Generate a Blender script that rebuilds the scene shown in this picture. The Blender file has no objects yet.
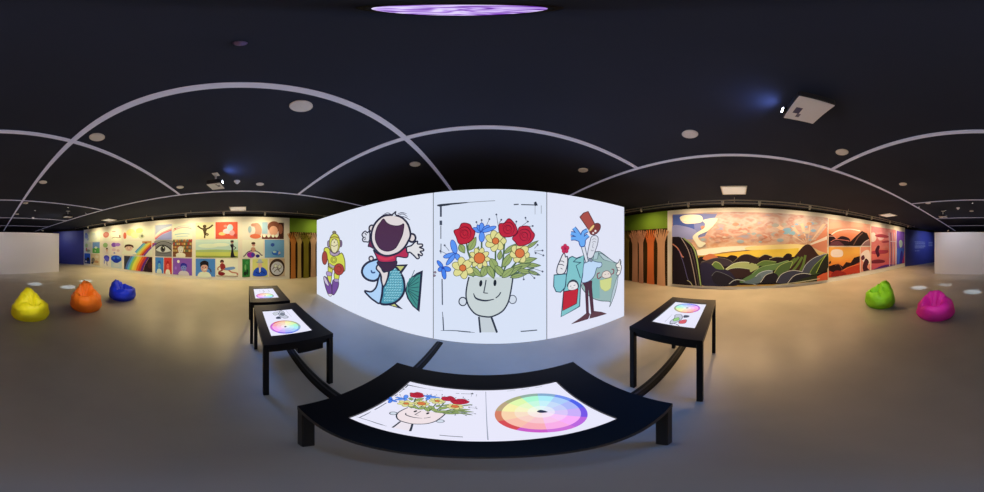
import bpy, math, random
from math import sin, cos, tan, pi, radians, atan2, hypot
import colorsys
from mathutils import Vector, Matrix, noise

sc = bpy.context.scene
COL = sc.collection
random.seed(7)

# ------------------------------------------------------------ camera (a 360 degree panorama)
CAMZ = 1.65
cd = bpy.data.cameras.new('camera')
cam = bpy.data.objects.new('camera', cd)
COL.objects.link(cam)
cam.location = (0, 0, CAMZ)
cam.rotation_euler = (pi / 2, 0, 0)
cd.type = 'PANO'
for holder in (cd, getattr(cd, 'cycles', None)):
    try:
        holder.panorama_type = 'EQUIRECTANGULAR'
    except Exception:
        pass
cd.clip_start = 0.01
sc.camera = cam

# ------------------------------------------------------------ world and exposure
w = bpy.data.worlds.new('world')
sc.world = w
w.use_nodes = True
w.node_tree.nodes['Background'].inputs[0].default_value = (0.02, 0.025, 0.04, 1)
w.node_tree.nodes['Background'].inputs[1].default_value = 0.2
sc.view_settings.view_transform = 'Standard'
sc.view_settings.look = 'None'
sc.view_settings.gamma = 1.0
sc.view_settings.use_curve_mapping = False
sc.view_settings.exposure = 0.0

WARM_L = (1.0, 0.75, 0.35)
WARM_R = (1.0, 0.65, 0.32)
FLOOD = 2.35
P_WASH_L = 84
P_WASH_R = 76
P_FLOOR = 38
P_PROJ = 95
P_BLUE = 95
P_BLUEFILL = 430
P_OVER = 30
P_BAG = 520

# ------------------------------------------------------------ colour and materials
def lin(c):
    c = c / 255.0
    return c / 12.92 if c <= 0.04045 else ((c + 0.055) / 1.055) ** 2.4

def L(rgb):
    return tuple(lin(c) for c in rgb)

MC = {}
def mat(name, rgb, rough=0.6, spec=0.3, emit=None, es=1.0, metal=0.0):
    key = (name, rgb, rough, spec, emit, es, metal)
    if key in MC:
        return MC[key]
    m = bpy.data.materials.new(name)
    m.use_nodes = True
    b = m.node_tree.nodes['Principled BSDF']
    b.inputs['Base Color'].default_value = (*rgb, 1)
    b.inputs['Roughness'].default_value = rough
    b.inputs['Specular IOR Level'].default_value = spec
    b.inputs['Metallic'].default_value = metal
    if emit:
        b.inputs['Emission Color'].default_value = (*emit, 1)
        b.inputs['Emission Strength'].default_value = es
    MC[key] = m
    return m

def S(*rgb):                     # lit display colour
    return mat('display', (0.02, 0.02, 0.02), 0.6, 0.1, L(rgb), 1.0)

WB = (1.0, 0.80, 0.46)
def P(*rgb):                     # printed ink seen under the warm wall washers
    c = tuple(min(0.9, l * 0.9 / k) for l, k in zip(L(rgb), WB))
    return mat('print', c, 0.65, 0.15)

def D(rgb, rough=0.6, spec=0.3, metal=0.0):
    return mat('paint', L(rgb), rough, spec, None, 1.0, metal)

def noise_mat(name, c1, c2, scale, rough=0.6, spec=0.3, stretch=(1, 1, 1), bump=0.0, detail=5, bscale=None, rvar=0.0):
    m = bpy.data.materials.new(name)
    m.use_nodes = True
    nt = m.node_tree
    b = nt.nodes['Principled BSDF']
    tc = nt.nodes.new('ShaderNodeTexCoord')
    mp = nt.nodes.new('ShaderNodeMapping')
    mp.inputs['Scale'].default_value = stretch
    nz = nt.nodes.new('ShaderNodeTexNoise')
    nz.inputs['Scale'].default_value = scale
    nz.inputs['Detail'].default_value = detail
    rp = nt.nodes.new('ShaderNodeValToRGB')
    rp.color_ramp.elements[0].position = 0.3
    rp.color_ramp.elements[1].position = 0.7
    rp.color_ramp.elements[0].color = (*c1, 1)
    rp.color_ramp.elements[1].color = (*c2, 1)
    nt.links.new(tc.outputs['Object'], mp.inputs['Vector'])
    nt.links.new(mp.outputs['Vector'], nz.inputs['Vector'])
    nt.links.new(nz.outputs['Fac'], rp.inputs['Fac'])
    nt.links.new(rp.outputs['Color'], b.inputs['Base Color'])
    b.inputs['Roughness'].default_value = rough
    b.inputs['Specular IOR Level'].default_value = spec
    if bump:
        n2 = nt.nodes.new('ShaderNodeTexNoise')
        n2.inputs['Scale'].default_value = bscale or scale * 6
        n2.inputs['Detail'].default_value = 6
        bp = nt.nodes.new('ShaderNodeBump')
        bp.inputs['Strength'].default_value = bump
        bp.inputs['Distance'].default_value = 0.01
        nt.links.new(mp.outputs['Vector'], n2.inputs['Vector'])
        nt.links.new(n2.outputs['Fac'], bp.inputs['Height'])
        nt.links.new(bp.outputs['Normal'], b.inputs['Normal'])
    return m

# ------------------------------------------------------------ mesh builder
class MB:
    def __init__(s):
        s.v, s.f, s.fm, s.sm, s.mats = [], [], [], [], []

    def mi(s, m):
        if m not in s.mats:
            s.mats.append(m)
        return s.mats.index(m)

    def add(s, vs, fs, m, smooth=False):
        o = len(s.v)
        s.v += [tuple(v) for v in vs]
        k = s.mi(m)
        for f in fs:
            s.f.append([i + o for i in f])
            s.fm.append(k)
            s.sm.append(smooth)

    def box(s, c, d, m, M=None, bev=0.0):
        hx, hy, hz = d[0] / 2, d[1] / 2, d[2] / 2
        if bev <= 0:
            vs = [Vector((x * hx, y * hy, z * hz)) for x in (-1, 1) for y in (-1, 1) for z in (-1, 1)]
            fs = [(0, 1, 3, 2), (4, 6, 7, 5), (0, 4, 5, 1), (2, 3, 7, 6), (0, 2, 6, 4), (1, 5, 7, 3)]
        else:
            b = min(bev, hx * .99, hy * .99, hz * .99)
            def ring(ix, iy, z):
                return [Vector(p) for p in ((-hx + ix, -hy + iy + b, z), (-hx + ix + b, -hy + iy, z), (hx - ix - b, -hy + iy, z), (hx - ix, -hy + iy + b, z),
                        (hx - ix, hy - iy - b, z), (hx - ix - b, hy - iy, z), (-hx + ix + b, hy - iy, z), (-hx + ix, hy - iy - b, z))]
            b2 = b * .6
            vs = ring(b2, b2, -hz) + ring(0, 0, -hz + b2) + ring(0, 0, hz - b2) + ring(b2, b2, hz)
            fs = [tuple(range(7, -1, -1)), tuple(range(24, 32))]
            for r in range(3):
                for i in range(8):
                    j = (i + 1) % 8
                    fs.append((r * 8 + i, r * 8 + j, r * 8 + 8 + j, r * 8 + 8 + i))
        if M:
            vs = [M @ v for v in vs]
        c = Vector(c)
        s.add([v + c for v in vs], fs, m)

    def tube(s, pts, r, m, n=10, cap=True):
        pts = [Vector(p) for p in pts]
        rs = r if isinstance(r, (list, tuple)) else [r] * len(pts)
        vs, fs = [], []
        for i, p in enumerate(pts):
            t = (pts[min(i + 1, len(pts) - 1)] - pts[max(i - 1, 0)]).normalized()
            a = t.orthogonal().normalized() if i == 0 else (a - t * a.dot(t)).normalized()
            b = t.cross(a)
            for k in range(n):
                q = 2 * pi * k / n
                vs.append(p + (a * cos(q) + b * sin(q)) * rs[i])
        for i in range(len(pts) - 1):
            for k in range(n):
                j = (k + 1) % n
                fs.append((i * n + k, i * n + j, i * n + n + j, i * n + n + k))
        s.add(vs, fs, m, True)
        if cap:
            e = (len(pts) - 1) * n
            s.add(vs[:n], [tuple(range(n - 1, -1, -1))], m)
            s.add(vs[e:], [tuple(range(n))], m)

    def lathe(s, prof, m, n=32, c=(0, 0, 0), smooth=True):
        vs, fs = [], []
        c = Vector(c)
        for r, z in prof:
            for k in range(n):
                q = 2 * pi * k / n
                vs.append(Vector((r * cos(q), r * sin(q), z)) + c)
        for i in range(len(prof) - 1):
            for k in range(n):
                j = (k + 1) % n
                fs.append((i * n + k, i * n + j, i * n + n + j, i * n + n + k))
        s.add(vs, fs, m, smooth)

    def build(s, name, parent=None, loc=None):
        me = bpy.data.meshes.new(name)
        me.from_pydata(s.v, [], s.f)
        for m in s.mats:
            me.materials.append(m)
        me.polygons.foreach_set('material_index', s.fm)
        me.polygons.foreach_set('use_smooth', s.sm)
        me.update()
        o = bpy.data.objects.new(name, me)
        COL.objects.link(o)
        if parent:
            o.parent = parent
        if loc:
            o.location = loc
        return o

def tag(o, label, cat, group=None, kind=None):
    o['label'] = label
    o['category'] = cat
    if group:
        o['group'] = group
    if kind:
        o['kind'] = kind
    return o

def thing(name, label, cat, loc=(0, 0, 0), rz=0.0, group=None):
    o = bpy.data.objects.new(name, None)
    o.empty_display_size = 0.1
    COL.objects.link(o)
    o.location = loc
    o.rotation_euler = (0, 0, rz)
    return tag(o, label, cat, group)

def struct(o):
    o['kind'] = 'structure'
    return o

def copy_thing(root, loc, rz, label):
    r = root.copy()
    COL.objects.link(r)
    r.location = loc
    r.rotation_euler = (0, 0, rz)
    r['label'] = label
    for ch in list(root.children):
        c = ch.copy()
        COL.objects.link(c)
        c.parent = r
        for g in list(ch.children):
            d = g.copy()
            COL.objects.link(d)
            d.parent = c
    return r

# ------------------------------------------------------------ flat pictures made of layered shapes
def smooth_pts(pts, closed=True, k=5):
    n = len(pts)
    out = []
    rng = n if closed else n - 1
    for i in range(rng):
        if closed:
            p0, p1, p2, p3 = pts[(i - 1) % n], pts[i], pts[(i + 1) % n], pts[(i + 2) % n]
        else:
            p0, p1, p2, p3 = pts[max(i - 1, 0)], pts[i], pts[i + 1], pts[min(i + 2, n - 1)]
        for j in range(k):
            t = j / k
            q = []
            for a, b, c, d in zip(p0, p1, p2, p3):
                q.append(0.5 * (2 * b + (c - a) * t + (2 * a - 5 * b + 4 * c - d) * t * t + (3 * b - a - 3 * c + d) * t ** 3))
            out.append(tuple(q))
    if not closed:
        out.append(tuple(pts[-1]))
    return out

class Art:
    """Shapes laid on the plane o + u*x + v*y, each a hair in front of the last along n."""
    def __init__(s, mb, o, u, v, n, eps=0.00012, C=S, f=None):
        s.mb, s.o, s.u, s.v, s.n, s.eps, s.C = mb, Vector(o), Vector(u), Vector(v), Vector(n), eps, C
        s.k = 0
        s.wk = 1.0
        s.f = f or (lambda p: p)

    def raw(s, pts, m):
        s.k += 1
        off = s.n * (s.eps * s.k)
        pp = [s.f(p) for p in pts]
        ar = sum(pp[i][0] * pp[(i + 1) % len(pp)][1] - pp[(i + 1) % len(pp)][0] * pp[i][1] for i in range(len(pp)))
        flip = (s.u.cross(s.v)).dot(s.n) < 0
        if (ar < 0) != flip:
            pp = pp[::-1]
        s.mb.add([s.o + s.u * x + s.v * y + off for x, y in pp], [tuple(range(len(pp)))], m)

    def poly(s, pts, c, ol=0, oc=None, sm=False):
        if sm:
            pts = smooth_pts(pts)
        s.raw(pts, s.C(*c))
        if ol:
            s.line(list(pts) + [pts[0], pts[1]], ol, oc or (35, 38, 58), False)

    def blob(s, pts, c, ol=0, oc=None):
        s.poly(pts, c, ol, oc, True)

    def ell(s, cx, cy, rx, ry, c, rot=0, ol=0, oc=None, n=28):
        r = radians(rot)
        pts = []
        for i in range(n):
            t = 2 * pi * i / n
            x, y = rx * cos(t), ry * sin(t)
            pts.append((cx + x * cos(r) - y * sin(r), cy + x * sin(r) + y * cos(r)))
        s.poly(pts, c, ol, oc)

    def rect(s, x0, y0, x1, y1, c):
        s.poly([(x0, y0), (x1, y0), (x1, y1), (x0, y1)], c)

    def line(s, pts, wd, c, sm=True, taper=False):
        pts = [tuple(p) for p in pts]
        if sm and len(pts) > 2:
            pts = smooth_pts(pts, False)
        n = len(pts)
        le, ri = [], []
        for i, p in enumerate(pts):
            a, b = pts[max(i - 1, 0)], pts[min(i + 1, n - 1)]
            dx, dy = b[0] - a[0], b[1] - a[1]
            d = hypot(dx, dy) or 1
            h = wd * s.wk / 2
            if taper:
                h *= 0.25 + 0.75 * sin(pi * (i + 0.5) / n)
            le.append((p[0] - dy / d * h, p[1] + dx / d * h))
            ri.append((p[0] + dy / d * h, p[1] - dx / d * h))
        m = s.C(*c)
        s.k += 1
        off = s.n * (s.eps * s.k)
        vs, fs = [], []
        for a, b in zip(le, ri):
            for q in (a, b):
                x, y = s.f(q)
                vs.append(s.o + s.u * x + s.v * y + off)
        for i in range(n - 1):
            fs.append((2 * i, 2 * i + 1, 2 * i + 3, 2 * i + 2))
        s.mb.add(vs, fs, m)

# survey: the direction a panorama pixel looks in, used to measure positions in the room
def azel(px, py):
    return radians((px - 492) * 360 / 984), radians((246 - py) * 180 / 492)

def on_plane(px, py, p0, nrm):
    a, e = azel(px, py)
    d = Vector((sin(a) * cos(e), cos(a) * cos(e), sin(e)))
    o = Vector((0, 0, CAMZ))
    n = Vector(nrm)
    return o + d * ((Vector(p0) - o).dot(n) / d.dot(n))

# ============================================================ THE ROOM
CEIL = 3.20
M_floor = noise_mat('polished_concrete', (0.33, 0.31, 0.27), (0.415, 0.385, 0.335), 0.9, 0.40, 0.5, (1, 1, 1), 0.05, 7, 14)
M_ceil = noise_mat('black_ceiling', (0.031, 0.039, 0.070), (0.039, 0.048, 0.085), 0.6, 0.85, 0.1)
M_dark = D((26, 24, 24), 0.8, 0.1)
M_white = mat('white_wall', (0.86, 0.85, 0.82), 0.7, 0.2)
M_cream = mat('white_wall_covering', (0.76, 0.80, 0.86), 0.7, 0.2)
M_green = mat('green_paint', (0.13, 0.26, 0.025), 0.7, 0.2)
M_forest = mat('dark_forest_paint', (0.045, 0.03, 0.012), 0.75, 0.1)
M_blue = noise_mat('blue_paint', (0.035, 0.045, 0.27), (0.045, 0.055, 0.32), 1.2, 0.45, 0.4)

b = MB()
b.add([(-11, -20, 0), (11, -20, 0), (11, 7, 0), (-11, 7, 0)], [(0, 1, 2, 3)], M_floor)
b.add([(-11, -20, -.1), (11, -20, -.1), (11, 7, -.1), (-11, 7, -.1)], [(3, 2, 1, 0)], M_floor)
struct(b.build('floor'))
b = MB()
b.box((0, -6.5, CEIL + .05), (22, 27, .1), M_ceil)
struct(b.build('ceiling'))

def wall_seg(mb, p0, p1, z0, z1, m, th=0.12, side=1):
    """box from p0 to p1, its visible face on the line p0-p1 and its body on the far side"""
    a, c = Vector((*p0, 0)), Vector((*p1, 0))
    t = (c - a).normalized()
    n = Vector((-t.y, t.x, 0)) * side * th
    vs = []
    for p in (a, c, c + n, a + n):
        vs += [p + Vector((0, 0, z0)), p + Vector((0, 0, z1))]
    fs = [(0, 1, 3, 2), (2, 3, 5, 4), (4, 5, 7, 6), (6, 7, 1, 0), (1, 7, 5, 3), (0, 2, 4, 6)]
    mb.add(vs, fs, m)

WL0, WL1 = Vector((-7.65, 6.5, 0)), Vector((-7.0, -11.8, 0))
WR0, WR1 = Vector((5.62, 6.5, 0)), Vector((6.05, -10.95, 0))
def along(a, b, y):
    t = (y - a.y) / (b.y - a.y)
    q = a + (b - a) * t
    return (q.x, q.y)
tl = (WL1 - WL0).normalized(); nl = Vector((-tl.y, tl.x, 0))       # into the room
if nl.x < 0: nl = -nl
tr_ = (WR1 - WR0).normalized(); nr = Vector((-tr_.y, tr_.x, 0))
if nr.x > 0: nr = -nr

YGL, YGR = 2.14, 2.76
b = MB()
wall_seg(b, along(WL0, WL1, YGL), along(WL0, WL1, -11.8), 0, 3.06, M_cream, side=-1)
wall_seg(b, along(WL0, WL1, 6.5), along(WL0, WL1, YGL), 2.36, 3.06, M_green, side=-1)
wall_seg(b, along(WL0, WL1, 6.5), along(WL0, WL1, YGL), 0, 2.36, M_forest, side=-1)
wall_seg(b, along(WL0, WL1, 6.5), along(WL0, WL1, -11.8), 3.06, CEIL, M_dark, side=-1)
struct(b.build('wall_left'))
b = MB()
wall_seg(b, along(WR0, WR1, YGR), along(WR0, WR1, -10.95), 0, 3.10, M_cream, side=1)
wall_seg(b, along(WR0, WR1, 6.5), along(WR0, WR1, YGR), 2.38, 3.10, M_green, side=1)
wall_seg(b, along(WR0, WR1, 6.5), along(WR0, WR1, YGR), 0, 2.38, M_forest, side=1)
wall_seg(b, along(WR0, WR1, 6.5), along(WR0, WR1, -10.95), 3.10, CEIL, M_dark, side=1)
struct(b.build('wall_right'))
b = MB(); wall_seg(b, (-7.0, -11.8), (-5.0, -14.2), 0, 3.0, M_blue, side=-1)
wall_seg(b, (-7.0, -11.8), (-5.0, -14.2), 3.0, CEIL, M_dark, side=-1)
struct(b.build('wall_rear_left'))
M_pale = mat('pale_lettering', (0.25, 0.28, 0.52), 0.6, 0.2)
b = MB(); wall_seg(b, (6.05, -10.95), (4.6, -16.2), 0, 3.0, M_blue, side=1)
wall_seg(b, (6.05, -10.95), (4.6, -16.2), 3.0, CEIL, M_dark, side=1)
q0, q1 = Vector((6.05, -10.95, 0)), Vector((4.6, -16.2, 0))
tb = (q1 - q0).normalized(); nb = Vector((tb.y, -tb.x, 0))
if nb.x > 0: nb = -nb
a = Art(b, q0 + nb * .002, tb, (0, 0, 1), nb, C=lambda *c: M_pale)
for z, x0, x1 in ((1.98, 1.2, 2.6), (1.86, 1.25, 2.7), (1.70, 1.2, 2.65), (1.58, 1.2, 2.7), (1.46, 1.2, 2.5), (1.2, 1.2, 1.8)):
    x = x0
    while x < x1:                                           # illegible rows of small lettering
        ww = random.uniform(.06, .2)
        a.rect(x, z, min(x + ww, x1), z + .06, (0, 0, 0)); a.k = 0
        x += ww + .035
for z in (1.98, 1.82, 1.66):
    a.rect(3.2, z, 3.9, z + .05, (0, 0, 0)); a.k = 0
struct(b.build('wall_rear_right'))
b = MB(); wall_seg(b, (-9, 6.5), (9, 6.5), 0, CEIL, M_dark, side=1); struct(b.build('wall_front'))
b = MB(); wall_seg(b, (-9, -18.5), (9, -18.5), 0, CEIL, D((60, 62, 70), .8, .1), side=-1); struct(b.build('wall_rear'))
b = MB(); wall_seg(b, (-9, -18.5), (-9, -10), 0, CEIL, M_dark, side=1); struct(b.build('wall_rear_side_left'))
b = MB(); wall_seg(b, (9, -18.5), (9, -10), 0, CEIL, M_dark, side=-1); struct(b.build('wall_rear_side_right'))
M_lav = mat('white_partition_paint', (0.80, 0.79, 0.80), 0.7, 0.2)
b = MB(); wall_seg(b, (-3.68, -9.30), (2.86, -8.75), 0, 2.45, M_lav, th=.15, side=-1); struct(b.build('wall_partition'))

# ============================================================ CEILING: strips, discs, tiles
M_strip = mat('strip_white', (0.62, 0.62, 0.68), 0.5, 0.3, (0.45, 0.47, 0.78), 0.20)  # weak emission added to brighten the pale strips
SROT = radians(2.0)
def strip(p, q, label):
    p, q = Vector(p), Vector(q)
    b = MB()
    d = (q - p)
    c = (p + q) / 2
    if abs(d.x) > abs(d.y):
        b.box((0, 0, -.006), (abs(d.x), .068, .012), M_strip)
    else:
        b.box((0, 0, -.006), (.068, abs(d.y), .012), M_strip)
    o = b.build('ceiling_strip', None, (c.x * cos(SROT) - c.y * sin(SROT), c.x * sin(SROT) + c.y * cos(SROT), CEIL))
    o.rotation_euler.z = SROT                                # the grid of strips is turned a little against the display wall
    tag(o, label, 'ceiling strip', 'pale strips crossing the black ceiling')
XA, XC, XE = -.93, 2.35, -4.23
strip((XA, 6.3, 0), (XA, -16, 0), 'long pale ceiling strip arching over the open-mouthed boy and the left floor')
strip((XC, 6.3, 0), (XC, -16, 0), 'long pale ceiling strip passing between the near projector and the sunset mural')
strip((XE, 6.3, 0), (XE, -16, 0), 'long pale ceiling strip nearest the wall of small pictures')
g = .0345
for y, lab in ((1.63, 'crossing pale ceiling strip just in front of the lit display wall'),
               (-1.72, 'first crossing pale ceiling strip behind the tables'),
               (-5.10, 'crossing pale ceiling strip above the bright floor spots'),
               (-8.45, 'crossing pale ceiling strip just before the white partition'),
               (-11.8, 'crossing pale ceiling strip beyond the white partition')):
    strip((XE + g, y, 0), (XA - g, y, 0), 'left length of the ' + lab)
    strip((XA + g, y, 0), (XC - g, y, 0), 'right length of the ' + lab)

M_disc = mat('speaker_grille', (0.88, 0.87, 0.93), 0.6, 0.2)
M_discrim = mat('speaker_rim', (0.8, 0.79, 0.84), 0.5, 0.3)
def speaker_proto():
    t = thing('ceiling_speaker', '', 'ceiling speaker', (0, 0, CEIL), 0, 'round white ceiling speakers')
    b = MB(); b.lathe([(.094, 0), (.094, -.008), (.088, -.014), (.08, -.012), (.08, 0)], M_discrim); b.build('rim', t)
    b = MB(); b.lathe([(.08, -.010), (.05, -.013), (.001, -.014)], M_disc); b.build('grille', t)
    return t
sp0 = speaker_proto()
spk = [(301, 106, 'large round ceiling speaker inside the big left arch, nearest the camera on the left'),
       (690, 134, 'round ceiling speaker right of the display wall, between it and the near projector'),
       (97, 137, 'round ceiling speaker above the orange bean bag beside a strip crossing'),
       (583, 170, 'round ceiling speaker over the top-hatted figure on the display wall'),
       (415, 164, 'round ceiling speaker over the open-mouthed boy on the display wall'),
       (842, 152, 'round ceiling speaker behind the near projector beside a strip crossing'),
       (180, 187, 'small round ceiling speaker above the grey eye picture'),
       (260, 184, 'small round ceiling speaker right of the hanging left projector'),
       (43, 182, 'round ceiling speaker above the yellow bean bag'),
       (903, 184, 'round ceiling speaker above the green bean bag'),
       (25.5, 203, 'far round ceiling speaker left of the yellow bean bag, beyond a crossing strip'),
       (17, 214, 'farthest round ceiling speaker above the left end of the white partition'),
       (928, 203, 'far round ceiling speaker above the magenta bean bag'),
       (971.5, 211, 'farthest round ceiling speaker above the right end of the white partition')]
for i, (px, py, lab) in enumerate(spk):
    p = on_plane(px, py, (0, 0, CEIL), (0, 0, 1))
    if i == 0:
        sp0.location = p; sp0['label'] = lab
    else:
        copy_thing(sp0, p, 0, lab)

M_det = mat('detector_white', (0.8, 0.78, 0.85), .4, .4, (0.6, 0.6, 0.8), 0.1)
def detector(px, py, lab):
    p = on_plane(px, py + 1, (0, 0, CEIL - .03), (0, 0, 1))
    t = thing('smoke_detector', lab, 'smoke detector', (p.x, p.y, CEIL), 0, 'dome smoke detectors on the ceiling')
    b = MB(); b.lathe([(.07, 0), (.07, -.02), (.062, -.03), (.001, -.03)], M_det, 24); b.build('base', t)
    b = MB(); b.lathe([(.045, -.03), (.042, -.055), (.028, -.075), (.001, -.08)], M_det, 24); b.build('dome', t)
detector(237, 181, 'small white dome detector just right of the hanging left projector')
detector(33, 217, 'small white dome detector over the white partition, above the yellow bean bag')
detector(958, 207.5, 'small white dome detector over the white partition, above the magenta bean bag')
b = MB(); b.lathe([(.022, 0), (.022, -.012), (.008, -.014), (.008, -.04), (.018, -.042), (.018, -.046), (.001, -.047)], mat('sprinkler_metal', (.18, .14, .35), .35, .5, None, 1, .6), 20)
tag(b.build('sprinkler', None, on_plane(240, 43, (0, 0, CEIL), (0, 0, 1))), 'tiny dark violet sprinkler head high on the black ceiling at left', 'sprinkler')

M_tile = mat('diffuser_white', (0.88, 0.86, 0.82), .6, .2, (0.9, 0.85, 0.75), .35)  # emission added to brighten the white panels
M_tilef = mat('diffuser_frame', (0.8, 0.79, 0.76), .5, .3)
def tile_proto():
    t = thing('ceiling_panel', '', 'ceiling panel', (0, 0, CEIL), 0, 'square white panels on the ceiling')
    b = MB()
    for sx, sy, dx, dy in ((0, 1, .66, .03), (0, -1, .66, .03), (1, 0, .03, .60), (-1, 0, .03, .60)):
        b.box((sx * .315, sy * .315, -.012), (dx, dy, .024), M_tilef)
    b.build('frame', t)
    b = MB(); b.box((0, 0, -.008), (.60, .60, .016), M_tile); b.build('diffuser', t)
    return t
t0 = tile_proto()
for i, (px, py, lab) in enumerate(((238, 208.5, 'square white ceiling panel above the black-suited figure landscape picture'),
                                  (734, 190, 'square white ceiling panel over the left half of the sunset mural'),
                                  (888, 215, 'square white ceiling panel near the pink tree mural and blue wall'),
                                  (109, 220, 'square white ceiling panel near the far end of the small pictures wall'))):
    p = on_plane(px, py, (0, 0, CEIL), (0, 0, 1))
    if i == 0:
        t0.location = p; t0['label'] = lab
    else:
        copy_thing(t0, p, 0, lab)

# overhead lamp with the violet lens
mz = bpy.data.materials.new('violet_lens'); mz.use_nodes = True
nt = mz.node_tree; bs = nt.nodes['Principled BSDF']
tc = nt.nodes.new('ShaderNodeTexCoord'); nz = nt.nodes.new('ShaderNodeTexNoise'); nz.inputs['Scale'].default_value = 28; nz.inputs['Distortion'].default_value = 2.5; nz.inputs['Detail'].default_value = 1
rp = nt.nodes.new('ShaderNodeValToRGB'); e = rp.color_ramp.elements
e[0].position = .33; e[0].color = (.15, .02, .42, 1); e[1].position = .62; e[1].color = (.78, .68, 1, 1)
x = e.new(.48); x.color = (.50, .30, .85, 1)
nt.links.new(tc.outputs['Object'], nz.inputs['Vector']); nt.links.new(nz.outputs['Fac'], rp.inputs['Fac'])
nt.links.new(rp.outputs['Color'], bs.inputs['Emission Color']); bs.inputs['Emission Strength'].default_value = 1.0
bs.inputs['Base Color'].default_value = (.02, .02, .02, 1)
M_black = D((14, 14, 17), .5, .3)
t = thing('ceiling_lamp', 'small round ceiling lamp with glowing violet lens directly overhead', 'ceiling lamp', (-.02, .095, CEIL))
b = MB(); b.lathe([(.06, 0), (.06, -.06), (.052, -.065), (.052, -.05)], M_black); b.build('housing', t)
b = MB(); b.lathe([(.052, -.055), (.03, -.062), (.0005, -.064)], mz); b.build('lens', t)
# fill spots are added below it once light() exists
overhead = t

# ------------------------------------------------------------ track lighting
M_rail = D((196, 190, 182), .5, .4)
M_spotw = mat('spot_white', (0.75, 0.73, 0.68), .4, .4)
M_lampface = mat('lamp_face', (.9, .85, .7), .4, .3, (1, .85, .6), 3.0)
def light(kind, name, parent, loc, aim, power, color, size=.05, angle=100, blend=1.0):
    ld = bpy.data.lights.new(name, kind)
    ld.energy = power
    ld.color = color
    ld.shadow_soft_size = size
    if kind == 'SPOT':
        ld.spot_size = radians(angle)
        ld.spot_blend = blend
    o = bpy.data.objects.new(name, ld)
    COL.objects.link(o)
    o.parent = parent
    o.location = loc
    d = Vector(aim) - Vector(loc)
    o.rotation_euler = d.to_track_quat('-Z', 'Y').to_euler()
    return o

light('SPOT', 'lamp', overhead, (0, 0, -.08), (0, 0, -3), P_OVER, (.22, .46, 1), .05, 170, .4)  # wide blue fill added here to lift the floor
for aim, k_ in (((-.66, -3.38, .32), 1.0), ((-2.08, -3.39, .34), .9), ((-3.36, -3.42, .28), .7), ((2.57, -3.29, .34), .7), ((1.06, -3.34, .30), .62)):  # narrow fill spots added to brighten each bean bag
    v = Vector(aim) - Vector((-.02, .095, CEIL))
    light('SPOT', 'aimed_spot', overhead, (0, 0, -.08), v, P_BAG * k_ * (v.length / 4.5) ** 2, (1, .92, .92), .04, 2 * math.degrees(math.atan(.40 / v.length)), .6)

def track(x0, x1, y0, y1, lab, z=CEIL - .10):
    c = Vector(((x0 + x1) / 2, (y0 + y1) / 2, CEIL))
    ang = atan2(y1 - y0, x1 - x0)
    ln = hypot(x1 - x0, y1 - y0)
    t = thing('lighting_track', lab, 'lighting track', c, ang)
    b = MB(); b.box((0, 0, -.10), (ln, .035, .032), M_rail); b.box((0, 0, -.118), (ln, .016, .006), M_black); b.build('rail', t)
    k = int(ln / 2.2)
    for i in range(k + 1):
        b = MB(); b.tube([((i / k - .5) * (ln - .3), 0, 0), ((i / k - .5) * (ln - .3), 0, -.085)], .008, M_rail, 8); b.build('hanger', t)
def spotlight(p, inward, lab, power, color, grp, aimz=1.35, ang=115, reach=.62, soft=.05):
    """white can on the track at p, tilted towards the wall; inward = unit vector wall -> room"""
    t = thing('track_spotlight', lab, 'spotlight', (p[0], p[1], CEIL - .121), 0, grp)
    b = MB(); b.box((0, 0, -.02), (.05, .09, .04), M_spotw, None, .005); b.tube([(0, 0, -.04), (0, 0, -.06)], .01, M_spotw, 8); b.build('bracket', t)
    w_ = -Vector(inward)
    d = (w_ * .75 + Vector((0, 0, -.6))).normalized()
    c = Vector((0, 0, -.085))
    b = MB(); b.tube([c - d * .06, c - d * .05, c + d * .055], [.025, .036, .036], M_spotw, 14); hd = b.build('head', t)
    b = MB(); b.tube([c + d * .0555, c + d * .058], .03, M_lampface, 14); b.build('lens', hd)
    base = Vector(t.location)
    wallpt = Vector((p[0], p[1], 0)) + w_ * reach
    light('SPOT', 'lamp', t, c + d * .09, w_ * .72 + Vector((0, 0, -1)) + c + d * .09, power, color, soft, 162, 1.0)
    light('SPOT', 'flood_lamp', t, c + d * .09, w_ * -(.34 if color is WARM_L else .24) + Vector((0, 0, -1)) + c + d * .09, power * FLOOD, color, soft, 106, .6)

TLX = 1.0
pa = Vector((*along(WL0, WL1, 4.6), 0)) + nl * TLX; pb_ = Vector((*along(WL0, WL1, -11.6), 0)) + nl * TLX
track(pa.x, pb_.x, pa.y, pb_.y, 'long grey lighting track in front of the wall of small pictures')
for y, lab in ((3.6, 'white track spotlight over the left painted tree trunks'), (.75, 'white track spotlight over the picture of the figure with purple ball'),
               (-.95, 'white track spotlight over the red picture, left wall'), (-2.6, 'white track spotlight over the dancing shadow figure picture'),
               (-4.3, 'white track spotlight over the grey eye picture'), (-6.0, 'white track spotlight over the wide rainbow pictures'),
               (-7.8, 'white track spotlight over the blue tree pictures, left wall'), (-9.7, 'white track spotlight nearest the left blue wall')):
    q = Vector((*along(WL0, WL1, y), 0)) + nl * TLX
    spotlight(q, nl, lab, P_WASH_L * (.75 if y > 3 else 1), WARM_L, 'spotlights on the left track', reach=TLX)
TRX = .95
pa = Vector((*along(WR0, WR1, 4.6), 0)) + nr * TRX; pb_ = Vector((*along(WR0, WR1, -10.8), 0)) + nr * TRX
track(pa.x, pb_.x, pa.y, pb_.y, 'long grey lighting track carrying spotlights in front of the sunset mural')
pa = Vector((*along(WR0, WR1, 4.6), 0)) + nr * .62; pb_ = Vector((*along(WR0, WR1, -10.8), 0)) + nr * .62
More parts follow.
